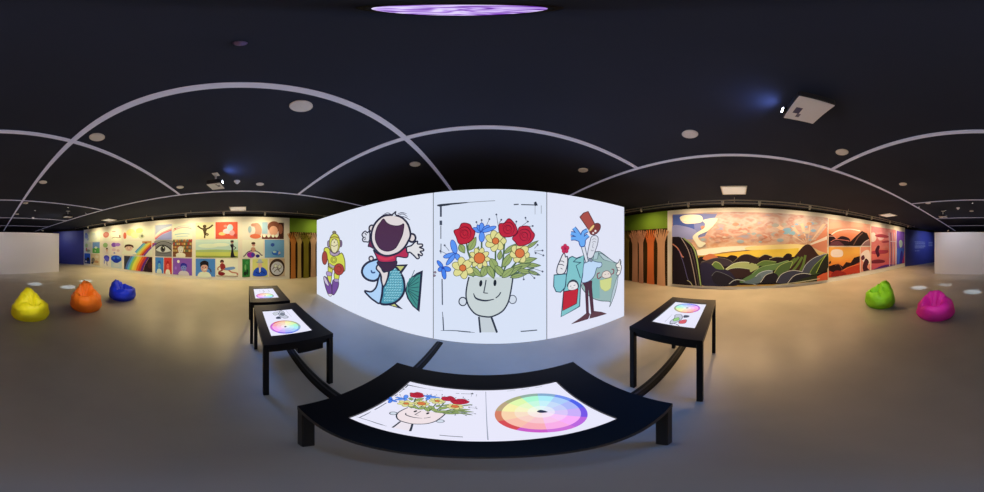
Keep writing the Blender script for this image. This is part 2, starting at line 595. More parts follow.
track(pa.x, pb_.x, pa.y, pb_.y, 'second grey rail without lamps, between the mural spotlights and the wall')
for y, lab in ((3.4, 'white track spotlight over the right painted tree trunks'), (1.6, 'white track spotlight over the dark cliff of the sunset mural'), (.5, 'white track spotlight over the white cloud of the sunset mural'),
               (-.65, 'white track spotlight over the middle of the sunset mural'), (-2.4, 'white track spotlight over the peak of the sunset mural'),
               (-4.1, 'white track spotlight over the stacked orange landscapes'), (-5.7, 'white track spotlight over the right end of the stacked orange landscapes'),
               (-7.3, 'white track spotlight over the pink tree mural'), (-9.6, 'white track spotlight nearest the right blue wall')):
    q = Vector((*along(WR0, WR1, y), 0)) + nr * TRX
    spotlight(q, nr, lab, P_WASH_R * (.75 if y > 3 else 1), WARM_R, 'spotlights on the right track', reach=TRX)
# two more spots on the blue walls and the far pair seen over the partition
def free_spot(x, y, lab, aim, power, color, drop=.25, ang=80):
    t = thing('ceiling_spotlight', lab, 'spotlight', (x, y, CEIL), 0, 'bare ceiling spotlights at the rear')
    b = MB(); b.tube([(0, 0, 0), (0, 0, -drop)], .012, M_black, 8); b.lathe([(.04, 0), (.04, -.015), (.001, -.015)], M_black, 16); b.build('stem', t)
    c = Vector((0, 0, -drop - .03)); d = (Vector(aim) - Vector((x, y, CEIL)) - c).normalized()
    b = MB(); b.tube([c - d * .08, c + d * .08], [.035, .05], M_spotw, 14); b.build('head', t)
    b = MB(); b.tube([c + d * .081, c + d * .085], .044, mat('rear_lamp_face', (.9, .85, .7), .4, .3, (1, .9, .65), 9.0), 14); b.build('lens', t)
    light('SPOT', 'lamp', t, c + d * .12, Vector(aim) - Vector((x, y, CEIL)), power, color, .05, ang)
free_spot(-3.4, -12.3, 'bright rear spotlight above the left end of the white partition', (-6.2, -12.8, 1.8), P_BLUE * 1.0, (.8, .82, 1))
free_spot(2.9, -12.5, 'bright rear spotlight above the right end of the white partition', (5.6, -13.4, 1.7), P_BLUE * 2.2, (.75, .85, 1))

# downlights that make the bright spots on the floor behind
M_down = mat('downlight_face', (.9, .9, .9), .4, .3, (.9, .93, 1), 2.5)
first = None
for i, (px, py, lab) in enumerate(((35, 284, 'recessed downlight casting the floor spot behind the yellow bean bag'),
                                  (68, 287, 'recessed downlight casting the floor spot left of the orange bean bag'),
                                  (86, 281, 'recessed downlight casting the floor spot behind the orange bean bag'),
                                  (919, 287.6, 'recessed downlight casting the floor spot left of the magenta bean bag'),
                                  (945.5, 284, 'recessed downlight casting the floor spot behind the magenta bean bag'),
                                  (972.5, 291.7, 'recessed downlight casting the floor spot right of the magenta bean bag'))):
    p = on_plane(px, py, (0, 0, 0), (0, 0, 1)); p.z = CEIL
    if first is None:
        t = first = thing('recessed_downlight', lab, 'downlight', p, 0, 'small downlights over the rear floor')
        b = MB(); b.lathe([(.05, 0), (.05, -.012), (.04, -.016), (.036, -.004)], M_black, 20); b.build('rim', t)
        b = MB(); b.lathe([(.036, -.004), (.001, -.005)], M_down, 20); b.build('lens', t)
        light('SPOT', 'lamp', t, (0, 0, -.03), (0, 0, -3), P_FLOOR * 12, (.62, .78, 1), .03, 13, .6)
    else:
        copy_thing(first, p, 0, lab)

# ------------------------------------------------------------ projectors
M_pjw = mat('projector_white', (0.82, 0.82, 0.90), .45, .4)
M_pjs = D((52, 52, 62), .5, .4)
M_glint = mat('projector_lens_light', (.9, .9, 1), .3, .4, (.75, .8, 1), 14.0)
def projector(x, y, zb, lab, rz=0.0, glow=True, drop=None):
    """body .34 wide, .28 deep; lens on the +y face, towards +x; zb = underside height"""
    t = thing('projector', lab, 'projector', (x, y, CEIL), rz, 'white projectors hung from the ceiling')
    z = zb - CEIL
    b = MB(); b.box((0, 0, z + .055), (.35, .28, .09), M_pjs, None, .015); b.build('body', t)
    b = MB(); b.box((0, 0, z + .006), (.335, .268, .012), M_pjw, None, .004); b.build('base_cover', t)
    b = MB(); b.box((.02, .07, z - .0005), (.085, .05, .003), D((90, 88, 120), .5)); b.box((.09, .04, z - .0005), (.05, .03, .003), D((120, 118, 140), .5)); b.build('vent', t)
    b = MB(); b.tube([(.09, .14, z + .05), (.09, .165, z + .05)], .04, M_black, 20); lb = b.build('lens_barrel', t)
    b = MB(); b.tube([(.09, .1655, z + .05), (.09, .168, z + .05)], .032, M_glint, 20); b.build('lens', lb)
    b = MB(); b.tube([(0, 0, z + .11), (0, 0, -.012)], .02, M_pjw, 12); b.build('pole', t)
    b = MB(); b.box((0, -.0, -.007), (.16, .12, .014), M_pjw, None, .005); b.build('ceiling_plate', t)
    b = MB(); b.box((0, 0, z + .108), (.14, .12, .016), M_pjw); b.build('bracket', t)
    return t
pj = projector(1.055, -.50, 3.01, 'near white projector overhead at right, between two ceiling strips')
light('SPOT', 'spill_lamp', pj, (.09, .20, -.11), (.09, .8, .1), 3, (.30, .42, 1), .04, 165)
light('SPOT', 'aimed_spot', pj, (.09, .22, -.16), (-.2, 2.6, -3.1), P_BLUEFILL, (.03, .27, 1), .28, 72)  # added blue fill, aimed low to tint the floor by the displays
pj = projector(-3.08, -.60, 2.90, 'white projector on a short pole in front of the small pictures wall', rz=radians(-8))
light('SPOT', 'spill_lamp', pj, (.09, .22, -.16), (.09, .8, .1), 6, (.30, .42, 1), .04, 165)
light('SPOT', 'aimed_spot', pj, (.09, .22, -.22), (.7, 2.5, -3.1), P_BLUEFILL, (.03, .27, 1), .28, 72)  # added blue floor fill for the left side
for x, y, lab, aim in ((-2.87, -6.2, 'far white projector on a pole above the orange bean bag', (-1.9, -9.5, 1.2)), (1.77, -6.6, 'far white projector on a pole above the magenta bean bag', (1.2, -9.2, 1.2))):
    pj = projector(x, y, 2.92, lab, rz=pi)
    o = Vector((.09, .2, -.23))
    c_ = (1, .90, .86) if x < 0 else (.86, .86, 1)
    light('SPOT', 'aimed_spot', pj, o, ((aim[0] - x) * -1, (aim[1] - y) * -1, aim[2] - CEIL), P_PROJ, c_, .04, 105, .8)

# ============================================================ THE DISPLAY WALL
YS = 2.28
M_house = D((14, 14, 18), .5, .3)
def spx(p):                      # surveyed point -> (x, z) on the display plane
    q = on_plane(p[0], p[1], (0, YS, 0), (0, 1, 0))
    return (q.x, q.z)

def display_panel(x0, x1, lab, draw, white=(222, 229, 246)):
    t = thing('display_panel', lab, 'display panel', ((x0 + x1) / 2, YS + .06, 0), 0, 'white lit display panels')
    b = MB(); b.box((0, .005, 1.26), (x1 - x0 - .003, .10, 2.52), M_house); b.build('housing', t)
    b = MB()
    gap = .008
    b.box((0, -.0525, 1.262), (x1 - x0 - 2 * gap, .015, 2.51), S(*white))
    a = Art(b, Vector((-(x0 + x1) / 2, -.0605, 0)), (1, 0, 0), (0, 0, 1), (0, -1, 0))
    draw(a)
    b.build('screen', t)
    return t

DK = (38, 40, 62)
SK = (222, 214, 216)
def zoomed(x0, y0, s):
    return lambda p: spx((x0 + p[0] / s, y0 + p[1] / s))

def draw_runner(a):              # cartoon runner in yellow suit and boxing gloves
    a.f = zoomed(310, 225, 12.3); a.wk = 1.2
    Y = (206, 212, 80); O = (92, 80, 60); PU = (112, 74, 150)
    a.blob([(170, 640), (215, 655), (262, 735), (266, 860), (230, 862), (190, 760)], PU, 8, (70, 50, 90))
    a.blob([(172, 640), (195, 650), (232, 735), (215, 745), (180, 700)], (200, 190, 215), 5, (70, 50, 90))
    a.blob([(282, 680), (345, 690), (348, 760), (300, 852), (272, 835)], PU, 8, (70, 50, 90))
    a.blob([(225, 850), (268, 850), (262, 872), (235, 870)], (220, 220, 225), 4, O)
    a.blob([(228, 490), (285, 500), (272, 590), (252, 715), (215, 640), (222, 570)], Y, 7, O)
    a.blob([(205, 575), (262, 585), (260, 625), (208, 618)], (170, 150, 195), 5, (70, 50, 90))
    a.blob([(300, 590), (360, 600), (345, 690), (308, 680)], Y, 7, O)
    a.blob([(300, 665), (350, 668), (345, 700), (303, 695)], (170, 150, 195), 5, (70, 50, 90))
    a.blob([(178, 288), (232, 285), (275, 375), (340, 372), (392, 345), (425, 420), (432, 500), (420, 570), (330, 560), (235, 515), (222, 430), (180, 370)], Y, 9, O)
    a.blob([(235, 470), (290, 500), (340, 490), (310, 530), (250, 515)], (175, 165, 185), 5, O)
    a.ell(182, 405, 32, 82, (160, 66, 62), 0, 7, (95, 40, 40))
    a.ell(357, 545, 60, 70, (168, 60, 52), 0, 7, (95, 40, 40))
    a.line([(330, 520), (365, 510), (385, 550), (360, 580), (335, 560)], 7, (120, 45, 40))
    a.ell(230, 232, 15, 40, (150, 135, 165), 0, 6, (80, 65, 95))
    a.ell(380, 228, 16, 42, (120, 100, 135), 0, 6, (80, 65, 95))
    a.ell(300, 92, 22, 18, (130, 125, 110), 0, 6, O)
    a.ell(305, 225, 66, 122, (200, 202, 84), 0, 8, O)
    a.ell(303, 255, 46, 88, (224, 218, 178), 0, 5, O)
    a.line([(248, 160), (305, 145), (362, 162)], 10, (130, 105, 50))
    a.line([(275, 185), (290, 180)], 7, O); a.line([(312, 180), (330, 186)], 7, O)
    a.line([(300, 200), (305, 215), (294, 218)], 6, O)
    a.line([(262, 245), (300, 262), (340, 240)], 6, O)
    a.blob([(250, 320), (305, 352), (362, 320), (355, 362), (305, 382), (255, 362)], (172, 155, 180), 6, (80, 65, 95))
    a.ell(294, 428, 36, 40, (180, 185, 75), 0, 6, (130, 130, 50))
    a.ell(294, 428, 18, 20, (206, 212, 80), 0, 5, (130, 130, 50))

def draw_boy_fish(a):            # laughing child riding a fish
    a.f = zoomed(350, 205, 12.3); a.wk = 1.35
    R2, R3 = 430.5, 861
    # tail
    tail = [(897, 372 + R2), (820, 405 + R2), (745, 465 + R2), (700, 100 + R3), (678, 200 + R3), (705, 290 + R3), (770, 385 + R3), (855, 455 + R3)]
    a.poly(tail, DK)
    a.poly([(865, 415 + R2), (800, 450 + R2), (730, 40 + R3), (702, 120 + R3), (695, 200 + R3), (725, 290 + R3), (780, 370 + R3), (825, 415 + R3), (850, 200 + R3)], (66, 142, 136))
    for i in range(9):
        t = -62 + i * 14.5
        x, y = 700 + 200 * cos(radians(t)) , 165 + R3 + 255 * sin(radians(t))
        a.line([(712, 165 + R3 + 40 * sin(radians(t))), (min(x, 848), y)], 6, (36, 74, 86))
    # fins
    a.poly([(545, 305 + R2), (715, 298 + R2), (630, 420 + R2)], DK)
    a.poly([(570, 322 + R2), (668, 322 + R2), (618, 385 + R2)], (196, 200, 122))
    a.poly([(440, 362 + R3), (550, 335 + R3), (655, 422 + R3)], DK)
    a.poly([(490, 366 + R3), (545, 352 + R3), (580, 392 + R3)], (196, 200, 122))
    # fish body
    body = [(490, 345 + R2), (565, 335 + R2), (630, 420 + R2), (662, 60 + R3), (672, 170 + R3), (640, 260 + R3), (560, 335 + R3), (460, 362 + R3), (375, 345 + R3), (395, 250 + R3), (405, 150 + R3), (465, 30 + R3)]
    a.blob(body, (74, 148, 172), 20, DK)
    rows = [(360, 500, 590), (392, 500, 612), (424, 500, 628), (456, 492, 645)]
    k0 = a.k
    for (y, x0, x1) in [(y + R2, x0, x1) for y, x0, x1 in rows] + [(y + R3, x0, x1) for y, x0, x1 in ((58, 480, 650), (90, 465, 655), (122, 450, 660), (154, 436, 655), (186, 436, 650), (218, 430, 640), (250, 428, 622), (282, 424, 600), (314, 410, 560))]:
        x = x0 + (8 if int(y / 32) % 2 else 24)
        while x < x1 - 8:
            a.k = k0
            a.ell(x, y, 14, 11, (150, 214, 226), 0, n=12)
            a.ell(x + 3, y + 3, 7, 5, (52, 100, 130), 0, n=10)
            x += 31
    a.k += 1
    # fish head
    a.blob([(375, 250 + R2), (262, 258 + R2), (180, 310 + R2), (148, 385 + R2), (172, 450 + R2), (225, 490 + R2), (300, 502 + R2), (352, 470 + R2), (372, 420 + R2)], (168, 206, 246), 20, DK)
    a.blob([(182, 196 + R3), (262, 205 + R3), (322, 150 + R3), (352, 40 + R3), (378, -20 + R3), (384, 60 + R3), (400, 150 + R3), (372, 340 + R3), (300, 315 + R3), (236, 262 + R3)], (176, 210, 246), 16, DK)
    a.line([(262, 372 + R2), (276, 402 + R2), (312, 396 + R2)], 14, (50, 80, 130))
    a.line([(405, 140 + R3), (392, 250 + R3), (372, 345 + R3)], 18, DK)
    # leg
    a.blob([(352, 300 + R2), (325, 350 + R2), (368, 402 + R2), (386, 450 + R2), (388, 70 + R3), (410, 140 + R3), (440, 105 + R3), (468, 20 + R3), (474, 370 + R2), (420, 395 + R2), (385, 340 + R2)], SK, 14, DK)
    a.blob([(340, 265 + R2), (560, 250 + R2), (566, 320 + R2), (505, 378 + R2), (430, 388 + R2), (385, 345 + R2)], (62, 38, 62), 8, DK)
    a.ell(262, 228 + R2, 26, 28, SK, 0, 12, DK)
    a.blob([(225, 505), (255, 430), (285, 470), (310, 540), (250, 515)], (112, 40, 74), 8, DK)
    # shirt
    a.blob([(290, 550), (345, 600), (470, 628), (600, 590), (700, 520), (708, 642), (580, 636), (560, 690), (440, 705), (355, 690), (320, 620)], (178, 44, 80), 10, DK)
    a.line([(350, 640), (440, 668), (540, 640)], 24, (206, 60, 84))
    # hands
    a.blob([(700, 520), (755, 500), (798, 458), (832, 446), (834, 478), (888, 482), (892, 508), (856, 520), (902, 540), (906, 562), (866, 572), (892, 604), (880, 624), (838, 604), (854, 645), (828, 660), (786, 620), (740, 582), (706, 584)], (224, 224, 228), 13, DK)
    a.blob([(150, 370), (160, 345), (190, 322), (215, 340), (240, 325), (246, 380), (236, 450), (195, 452), (170, 450), (155, 425), (165, 400)], (216, 220, 232), 11, DK)
    a.line([(165, 400), (195, 395)], 8, DK); a.line([(175, 425), (200, 415)], 8, DK); a.line([(185, 345), (205, 370)], 8, DK)
    # head
    a.ell(272, 288, 34, 40, SK, 0, 14, DK)
    a.ell(765, 405, 44, 50, SK, 0, 18, DK)
    head = [(262, 400), (275, 310), (310, 230), (370, 165), (430, 132), (530, 124), (620, 145), (680, 190), (720, 250), (745, 340), (740, 400), (715, 450), (694, 490), (650, 545), (580, 595), (470, 625), (380, 605), (310, 540), (275, 470)]
    a.blob(head, SK, 18, DK)
    a.blob([(415, 172), (450, 215), (500, 245), (570, 258), (625, 250), (663, 233), (662, 290), (645, 370), (610, 450), (560, 530), (500, 562), (440, 566), (380, 540), (340, 490), (315, 420), (318, 340), (340, 270), (380, 210)], (76, 46, 74), 8, (52, 32, 58))
    a.poly([(525, 140), (545, 100), (568, 85), (572, 135)], (206, 214, 226))
    a.line([(512, 126), (545, 100), (566, 82), (560, 108), (575, 130)], 12, DK)
    for st in ([(425, 108), (470, 98), (520, 122)], [(400, 125), (450, 115), (500, 128)], [(585, 112), (640, 95), (700, 108)], [(590, 125), (655, 112), (712, 145)], [(610, 140), (680, 150), (742, 186)]):
        a.line(st, 7, (58, 60, 84), taper=True)

def draw_flowers(a, face=(200, 211, 212), neck=(196, 206, 213), mp=spx):
    def ZA(p): return mp((430 + p[0] / 6.15, 190 + p[1] / 6.15))
    def ZB(p): return mp((430 + p[0] / 5.79, 260 + p[1] / 5.79))
    K = (44, 52, 66)
    a.wk = 1.3
    a.f = ZA
    a.line([(45, 98), (70, 92), (240, 76)], 9, K, taper=True); a.line([(55, 97), (120, 88)], 12, K, taper=True)
    a.line([(230, 77), (400, 66)], 3, (130, 138, 150))
    a.line([(515, 90), (545, 88)], 6, (90, 96, 110)); a.line([(560, 90), (662, 93)], 5, (70, 78, 92)); a.poly([(638, 78), (652, 70), (662, 92), (646, 100)], K)
    for p, q, wd in (((67, 100), (67, 165), 9), ((67, 188), (67, 216), 12), ((67, 220), (67, 300), 4), ((68, 330), (67, 390), 4)):
        a.line([p, q], wd, (62, 72, 92))
    a.line([(646, 100), (646, 150)], 2.5, (150, 156, 168)); a.line([(684, 95), (684, 145)], 3, (150, 156, 168))
    a.f = ZB
    for p, q, wd in (((70, 110), (72, 260), 5), ((72, 300), (75, 330), 3), ((75, 330), (79, 408), 5)):
        a.line([p, q], wd, (62, 72, 92))
    a.line([(62, 408), (150, 409), (260, 420)], 4, (90, 100, 118), taper=True); a.line([(160, 410), (235, 417)], 6, (70, 80, 98), taper=True)
    a.line([(525, 413), (620, 405)], 6, (70, 80, 98), taper=True)
    # face and neck
    a.poly([(283, 322), (291, 418), (388, 418), (352, 322)], neck)
    a.line([(283, 328), (288, 380), (292, 420)], 8, K); a.line([(354, 326), (372, 375), (388, 420)], 9, K)
    a.ell(190, 240, 22, 24, (208, 218, 232), 0, 5, K); a.ell(478, 228, 22, 24, (208, 218, 232), 0, 4, (84, 90, 106))
    rim = [(226, 98), (216, 140), (209, 190), (212, 230), (228, 272), (265, 313), (320, 328), (365, 325), (420, 295), (452, 245), (466, 190), (476, 130), (480, 98)]
    a.poly(smooth_pts(rim, False), face)
    a.line(rim, 6.5, K)
    a.ell(294, 135, 9, 19, (24, 30, 36), 8); a.ell(376, 132, 9, 19, (24, 30, 36), 3)
    a.line([(325, 115), (319, 150), (311, 190)], 5, K); a.line([(311, 190), (336, 192)], 4, K)
    a.line([(252, 192), (268, 222), (320, 235), (372, 226)], 8, K, taper=True); a.line([(380, 220), (398, 205), (410, 186)], 5, K)
    # stems and leaves
    a.f = ZA
    ST = (78, 104, 72); GL = (150, 170, 104); OLG = (72, 92, 62)
    def leaf(x, y, l, wd, r, c=GL):
        pts = []
        for i in range(13):
            t = i / 12
            pts.append((t * l - l / 2, sin(pi * t ** .8) * wd / 2))
        for i in range(11, 0, -1):
            t = i / 12
            pts.append((t * l - l / 2, -sin(pi * t ** .8) * wd / 2))
        q = radians(r)
        pts = [(x + px * cos(q) - py * sin(q), y + px * sin(q) + py * cos(q)) for px, py in pts]
        a.poly(pts, c, 3, OLG)
        a.line([pts[0], pts[12]], 2.2, (104, 126, 76))
    for s_ in ([(225, 325), (240, 400), (300, 530)], [(318, 310), (318, 400), (322, 530)], [(403, 360), (402, 440), (396, 532)], [(460, 290), (450, 420), (432, 532)], [(550, 420), (500, 480), (452, 532)],
               [(560, 340), (480, 440), (440, 532)], [(203, 490), (230, 510), (270, 532)], [(640, 480), (560, 500), (470, 532)], [(620, 420), (540, 470), (460, 532)]):
        a.line(s_, 8, ST)
    for l in ((262, 330, 95, 42, -62), (198, 362, 62, 40, 60), (288, 380, 70, 30, -70), (395, 462, 95, 48, 62), (495, 360, 100, 30, -38), (480, 425, 120, 44, -55), (430, 400, 60, 30, -80),
              (600, 432, 120, 36, -12), (622, 462, 120, 30, 2), (628, 335, 90, 20, -32), (560, 470, 130, 34, -14), (510, 500, 140, 30, -30), (285, 505, 90, 40, 40), (335, 495, 80, 44, -70), (375, 505, 90, 40, 65),
              (430, 500, 90, 44, 50), (480, 505, 100, 40, -40), (250, 510, 70, 34, 30), (545, 525, 110, 26, -12), (590, 500, 110, 28, 8), (640, 510, 80, 20, 20)):
        leaf(*l)
    # small sprigs
    for p, q in (((300, 240), (286, 198)), ((318, 235), (318, 186)), ((340, 235), (365, 180)), ((420, 225), (408, 152)), ((425, 205), (438, 184)), ((525, 225), (530, 195)), ((560, 225), (600, 195)), ((600, 225), (630, 222)),
                 ((590, 190), (586, 172)), ((640, 360), (660, 338)), ((640, 375), (690, 372)), ((640, 380), (695, 402)), ((640, 380), (648, 388)), ((120, 375), (92, 340)), ((110, 395), (66, 375)), ((600, 470), (690, 500)), ((610, 490), (660, 520)), ((600, 500), (640, 540)), ((570, 510), (575, 548))):
        a.line([p, q], 2.5, (100, 108, 124)); a.ell(q[0], q[1], 6, 6, (76, 82, 104), n=10)
    # blue flowers
    BL = (92, 148, 242); BO = (40, 66, 160)
    def petals(cx, cy, lst, c, oc, ol=3):
        for ang, l, wd in lst:
            q = radians(ang)
            a.ell(cx + cos(q) * l / 2, cy + sin(q) * l / 2, l / 2, wd / 2, c, ang, ol, oc, 18)
    petals(320, 258, ((200, 60, 28), (235, 50, 24), (268, 55, 30), (318, 60, 26), (340, 92, 26), (92, 62, 34)), BL, BO)
    petals(160, 392, ((255, 88, 36), (165, 78, 28), (130, 90, 26), (60, 44, 30)), BL, BO)
    petals(82, 478, ((232, 56, 22), (150, 34, 26), (15, 50, 30), (80, 70, 26)), (70, 130, 236), BO)
    a.ell(82, 478, 9, 9, (40, 70, 170))
    for p in ((30, 525), (34, 505)): a.ell(p[0], p[1], 7, 6, (150, 130, 150), 0, 2, K)
    # daisies
    YE = (222, 218, 146); YO = (110, 112, 70)
    for cx, cy, rc, rp, n, r0 in ((203, 478, 20, 68, 6, 20), (305, 418, 33, 66, 9, 8), (403, 314, 20, 66, 7, 0), (550, 388, 28, 62, 7, 15)):
        petals(cx, cy, [(r0 + 360 * i / n, rp, 46 if n < 9 else 34) for i in range(n)], YE, YO, 3)
        a.ell(cx, cy, rc, rc, (216, 118, 62), 0, 3.5, (120, 56, 32))
    # roses
    RR = (188, 36, 58); RO = (112, 16, 40)
    for pts, c in (([(150, 252), (180, 238), (200, 206), (245, 212), (262, 240), (278, 258), (265, 302), (228, 328), (182, 330), (165, 292)], (215, 268)),
                   ([(425, 212), (455, 205), (485, 178), (522, 215), (534, 258), (505, 285), (450, 288), (425, 258)], (478, 240)),
                   ([(535, 268), (548, 230), (600, 224), (622, 250), (640, 280), (612, 325), (548, 344), (522, 320), (505, 296)], (578, 282))):
        a.blob(pts, RR, 4, RO)
        for r, s0, s1, col in ((38, 200, 420, RO), (28, 20, 260, (140, 22, 46)), (20, 180, 420, RO), (11, 0, 280, (140, 22, 46))):
            a.line([(c[0] + r * cos(radians(s0 + (s1 - s0) * i / 8)), c[1] + r * 1.05 * sin(radians(s0 + (s1 - s0) * i / 8))) for i in range(9)], 4, col, taper=True)

def draw_coat_man(a):            # thin figure raising a top hat, coat held open
    a.f = zoomed(545, 205, 12.3); a.wk = 1.1
    R7, R8 = 492, 984
    TE = (128, 194, 200); TO = (48, 78, 96)
    a.blob([(570, 672), (595, 590), (655, 572), (700, 590), (870, 712), (935, 690), (895, 900), (884, 984), (850, 1115), (793, 1252), (800, 1190), (680, 1178), (580, 1142), (490, 1070), (450, 984), (540, 900)], (150, 180, 178), 8, (70, 88, 96))
    a.poly([(660, 600), (690, 592), (870, 715), (720, 672)], (176, 198, 206), 6, TO)
    a.poly([(590, 670), (605, 585), (660, 575), (645, 665)], (170, 196, 202), 6, TO)
    a.poly([(880, 900), (900, 860), (885, 984), (850, 1115), (795, 1245), (830, 1060)], (182, 200, 210), 5, (90, 105, 115))
    a.poly([(580, 910), (670, 890), (672, 1150), (580, 1140)], (122, 178, 176))
    # legs and shoes
    DM = (78, 44, 58)
    a.poly([(455, 950), (580, 930), (575, 1000), (602, 1320), (568, 1335), (545, 1110), (535, 1030), (530, 1110), (538, 1345), (508, 1345), (492, 1010)], DM, 4, (54, 30, 44))
    a.poly([(325, 1462), (420, 1400), (505, 1335), (545, 1330), (552, 1345), (530, 1400)], (92, 58, 66), 4, (60, 34, 46))
    a.poly([(548, 1395), (560, 1340), (602, 1305), (690, 1315), (758, 1336), (640, 1372)], (92, 58, 66), 4, (60, 34, 46))
    # coat left
    a.poly([(285, 675), (300, 648), (335, 632), (385, 655), (480, 618), (478, 780), (455, 900), (435, 1000), (425, 1245), (196, 1375), (228, 1064), (255, 900), (275, 800)], TE, 12, TO)
    a.line([(440, 705), (382, 745), (435, 900)], 9, TO, False); a.line([(350, 695), (390, 660), (440, 640)], 9, TO, False); a.line([(345, 697), (445, 708)], 9, TO, False)
    a.poly([(228, 1066), (408, 1028), (388, 1210), (215, 1300)], (190, 36, 48), 9, (60, 26, 40))
    a.blob([(278, 1010), (290, 945), (345, 915), (400, 945), (408, 1020)], (52, 58, 66))
    a.blob([(285, 1035), (292, 965), (345, 940), (392, 965), (400, 1020), (340, 1045)], (232, 228, 232), 4, TO)
    a.line([(305, 1000), (325, 995)], 6, TO); a.line([(350, 990), (372, 985)], 6, TO); a.line([(320, 1022), (350, 1018)], 4, TO)
    a.poly([(110, 860), (262, 845), (252, 984), (242, 1020), (190, 1072), (135, 1065), (105, 1000)], (130, 196, 208), 12, TO)
    a.blob([(152, 845), (148, 770), (180, 690), (215, 610), (240, 600), (252, 640), (275, 635), (272, 735), (235, 838)], (226, 226, 232), 11, (48, 50, 70))
    a.line([(170, 690), (215, 690), (232, 705)], 8, (48, 50, 70)); a.line([(160, 730), (205, 732), (232, 745)], 8, (48, 50, 70)); a.line([(190, 775), (215, 790)], 7, (48, 50, 70))
    for i in range(5):
        q = radians(-90 + 72 * i)
        a.ell(246 + 30 * cos(q), 538 + 34 * sin(q), 22, 26, (196, 44, 84), 0, 3, (140, 26, 60))
    a.ell(246, 538, 14, 16, (160, 30, 66)); a.line([(244, 570), (240, 610)], 7, (150, 40, 70))
    # shirt
    a.blob([(478, 722), (545, 680), (640, 702), (690, 708), (694, 748), (660, 772), (632, 775), (604, 870), (540, 935), (455, 950), (462, 860)], (190, 216, 244), 7, (60, 80, 116))
    a.poly([(500, 690), (545, 660), (585, 668), (575, 700), (540, 690), (495, 715)], (130, 140, 160), 5, TO)
    # right pocket
    a.blob([(700, 880), (710, 830), (760, 808), (800, 835), (806, 880), (750, 900)], (226, 216, 208), 6, (110, 60, 70))
    a.poly([(672, 925), (818, 892), (806, 1020), (775, 1050), (735, 1062), (690, 1030), (676, 1000)], (206, 214, 140), 3, (150, 165, 110))
    for p in (((690, 880), (650, 905), (640, 850), (672, 832)), ((812, 850), (838, 840), (842, 795), (815, 790))): a.line(list(p), 11, (130, 60, 76))
    a.line([(730, 858), (745, 850)], 5, (90, 50, 60)); a.line([(768, 850), (783, 845)], 5, (90, 50, 60))
    a.blob([(868, 740), (900, 705), (918, 668), (926, 690), (924, 725), (938, 765), (915, 850), (872, 855), (890, 800)], (232, 230, 226), 8, (70, 70, 90))
    a.line([(872, 765), (915, 772)], 6, (70, 70, 90)); a.line([(875, 800), (915, 805)], 6, (70, 70, 90))
    # raised arm, hand and hat
    a.poly([(440, 505), (485, 495), (528, 690), (498, 706)], (218, 222, 234), 8, TO)
    HB, HO = (106, 170, 242), (44, 74, 150)
    fing = ([(450, 430), (400, 345), (352, 282)], [(430, 420), (375, 365), (315, 348)], [(425, 430), (370, 410), (315, 412)], [(455, 400), (470, 340), (520, 312)], [(470, 430), (495, 400), (528, 372)])
    for fz in fing: a.line(fz, 50, HO)
    a.blob([(410, 400), (460, 360), (490, 410), (485, 500), (430, 505)], HB, 10, HO)
    for fz in fing: a.line(fz, 32, HB)
    a.poly([(425, 150), (470, 100), (525, 78), (608, 235), (530, 302)], (166, 78, 72), 10, (88, 44, 50))
    a.ell(612, 296, 82, 52, (124, 56, 58), -50, 9, (80, 36, 46))
    a.ell(570, 285, 18, 52, (232, 196, 130), 38, 6, (110, 60, 40))
    a.ell(616, 320, 13, 14, (236, 226, 226)); a.ell(588, 346, 11, 12, (236, 226, 226))
    a.blob([(552, 440), (568, 392), (612, 374), (648, 402), (642, 480), (612, 570), (582, 640), (545, 656), (516, 632), (530, 540)], (216, 220, 232), 8, (80, 80, 104))
    a.line([(575, 430), (600, 415), (625, 425)], 5, (120, 120, 140)); a.line([(575, 460), (600, 448), (622, 458)], 5, (120, 120, 140)); a.line([(590, 470), (580, 520), (595, 525)], 5, (120, 120, 140)); a.line([(560, 550), (575, 565), (592, 555)], 5, (120, 120, 140))

XP = [-4.70, -2.72, -.90, .835, 2.57]
display_panel(XP[0], XP[1], 'leftmost lit display panel, showing a cartoon runner in yellow suit', draw_runner)
display_panel(XP[1], XP[2], 'lit display panel showing a laughing child riding a blue fish', draw_boy_fish)
display_panel(XP[2], XP[3], 'lit display panel showing a smiling face with flowers growing from its head', draw_flowers, (216, 226, 245))
display_panel(XP[3], XP[4], 'rightmost lit display panel, showing a thin figure with top hat and open coat', draw_coat_man, (224, 228, 246))

# ============================================================ TOUCH TABLES
M_table = D((7, 7, 12), .42, .25)
M_tleg = D((7, 7, 11), .5, .25)
TW, TD = 1.0, .60
def hsv(h, s_, v):
    return tuple(int(255 * c) for c in colorsys.hsv_to_rgb((h % 360) / 360, s_, v))

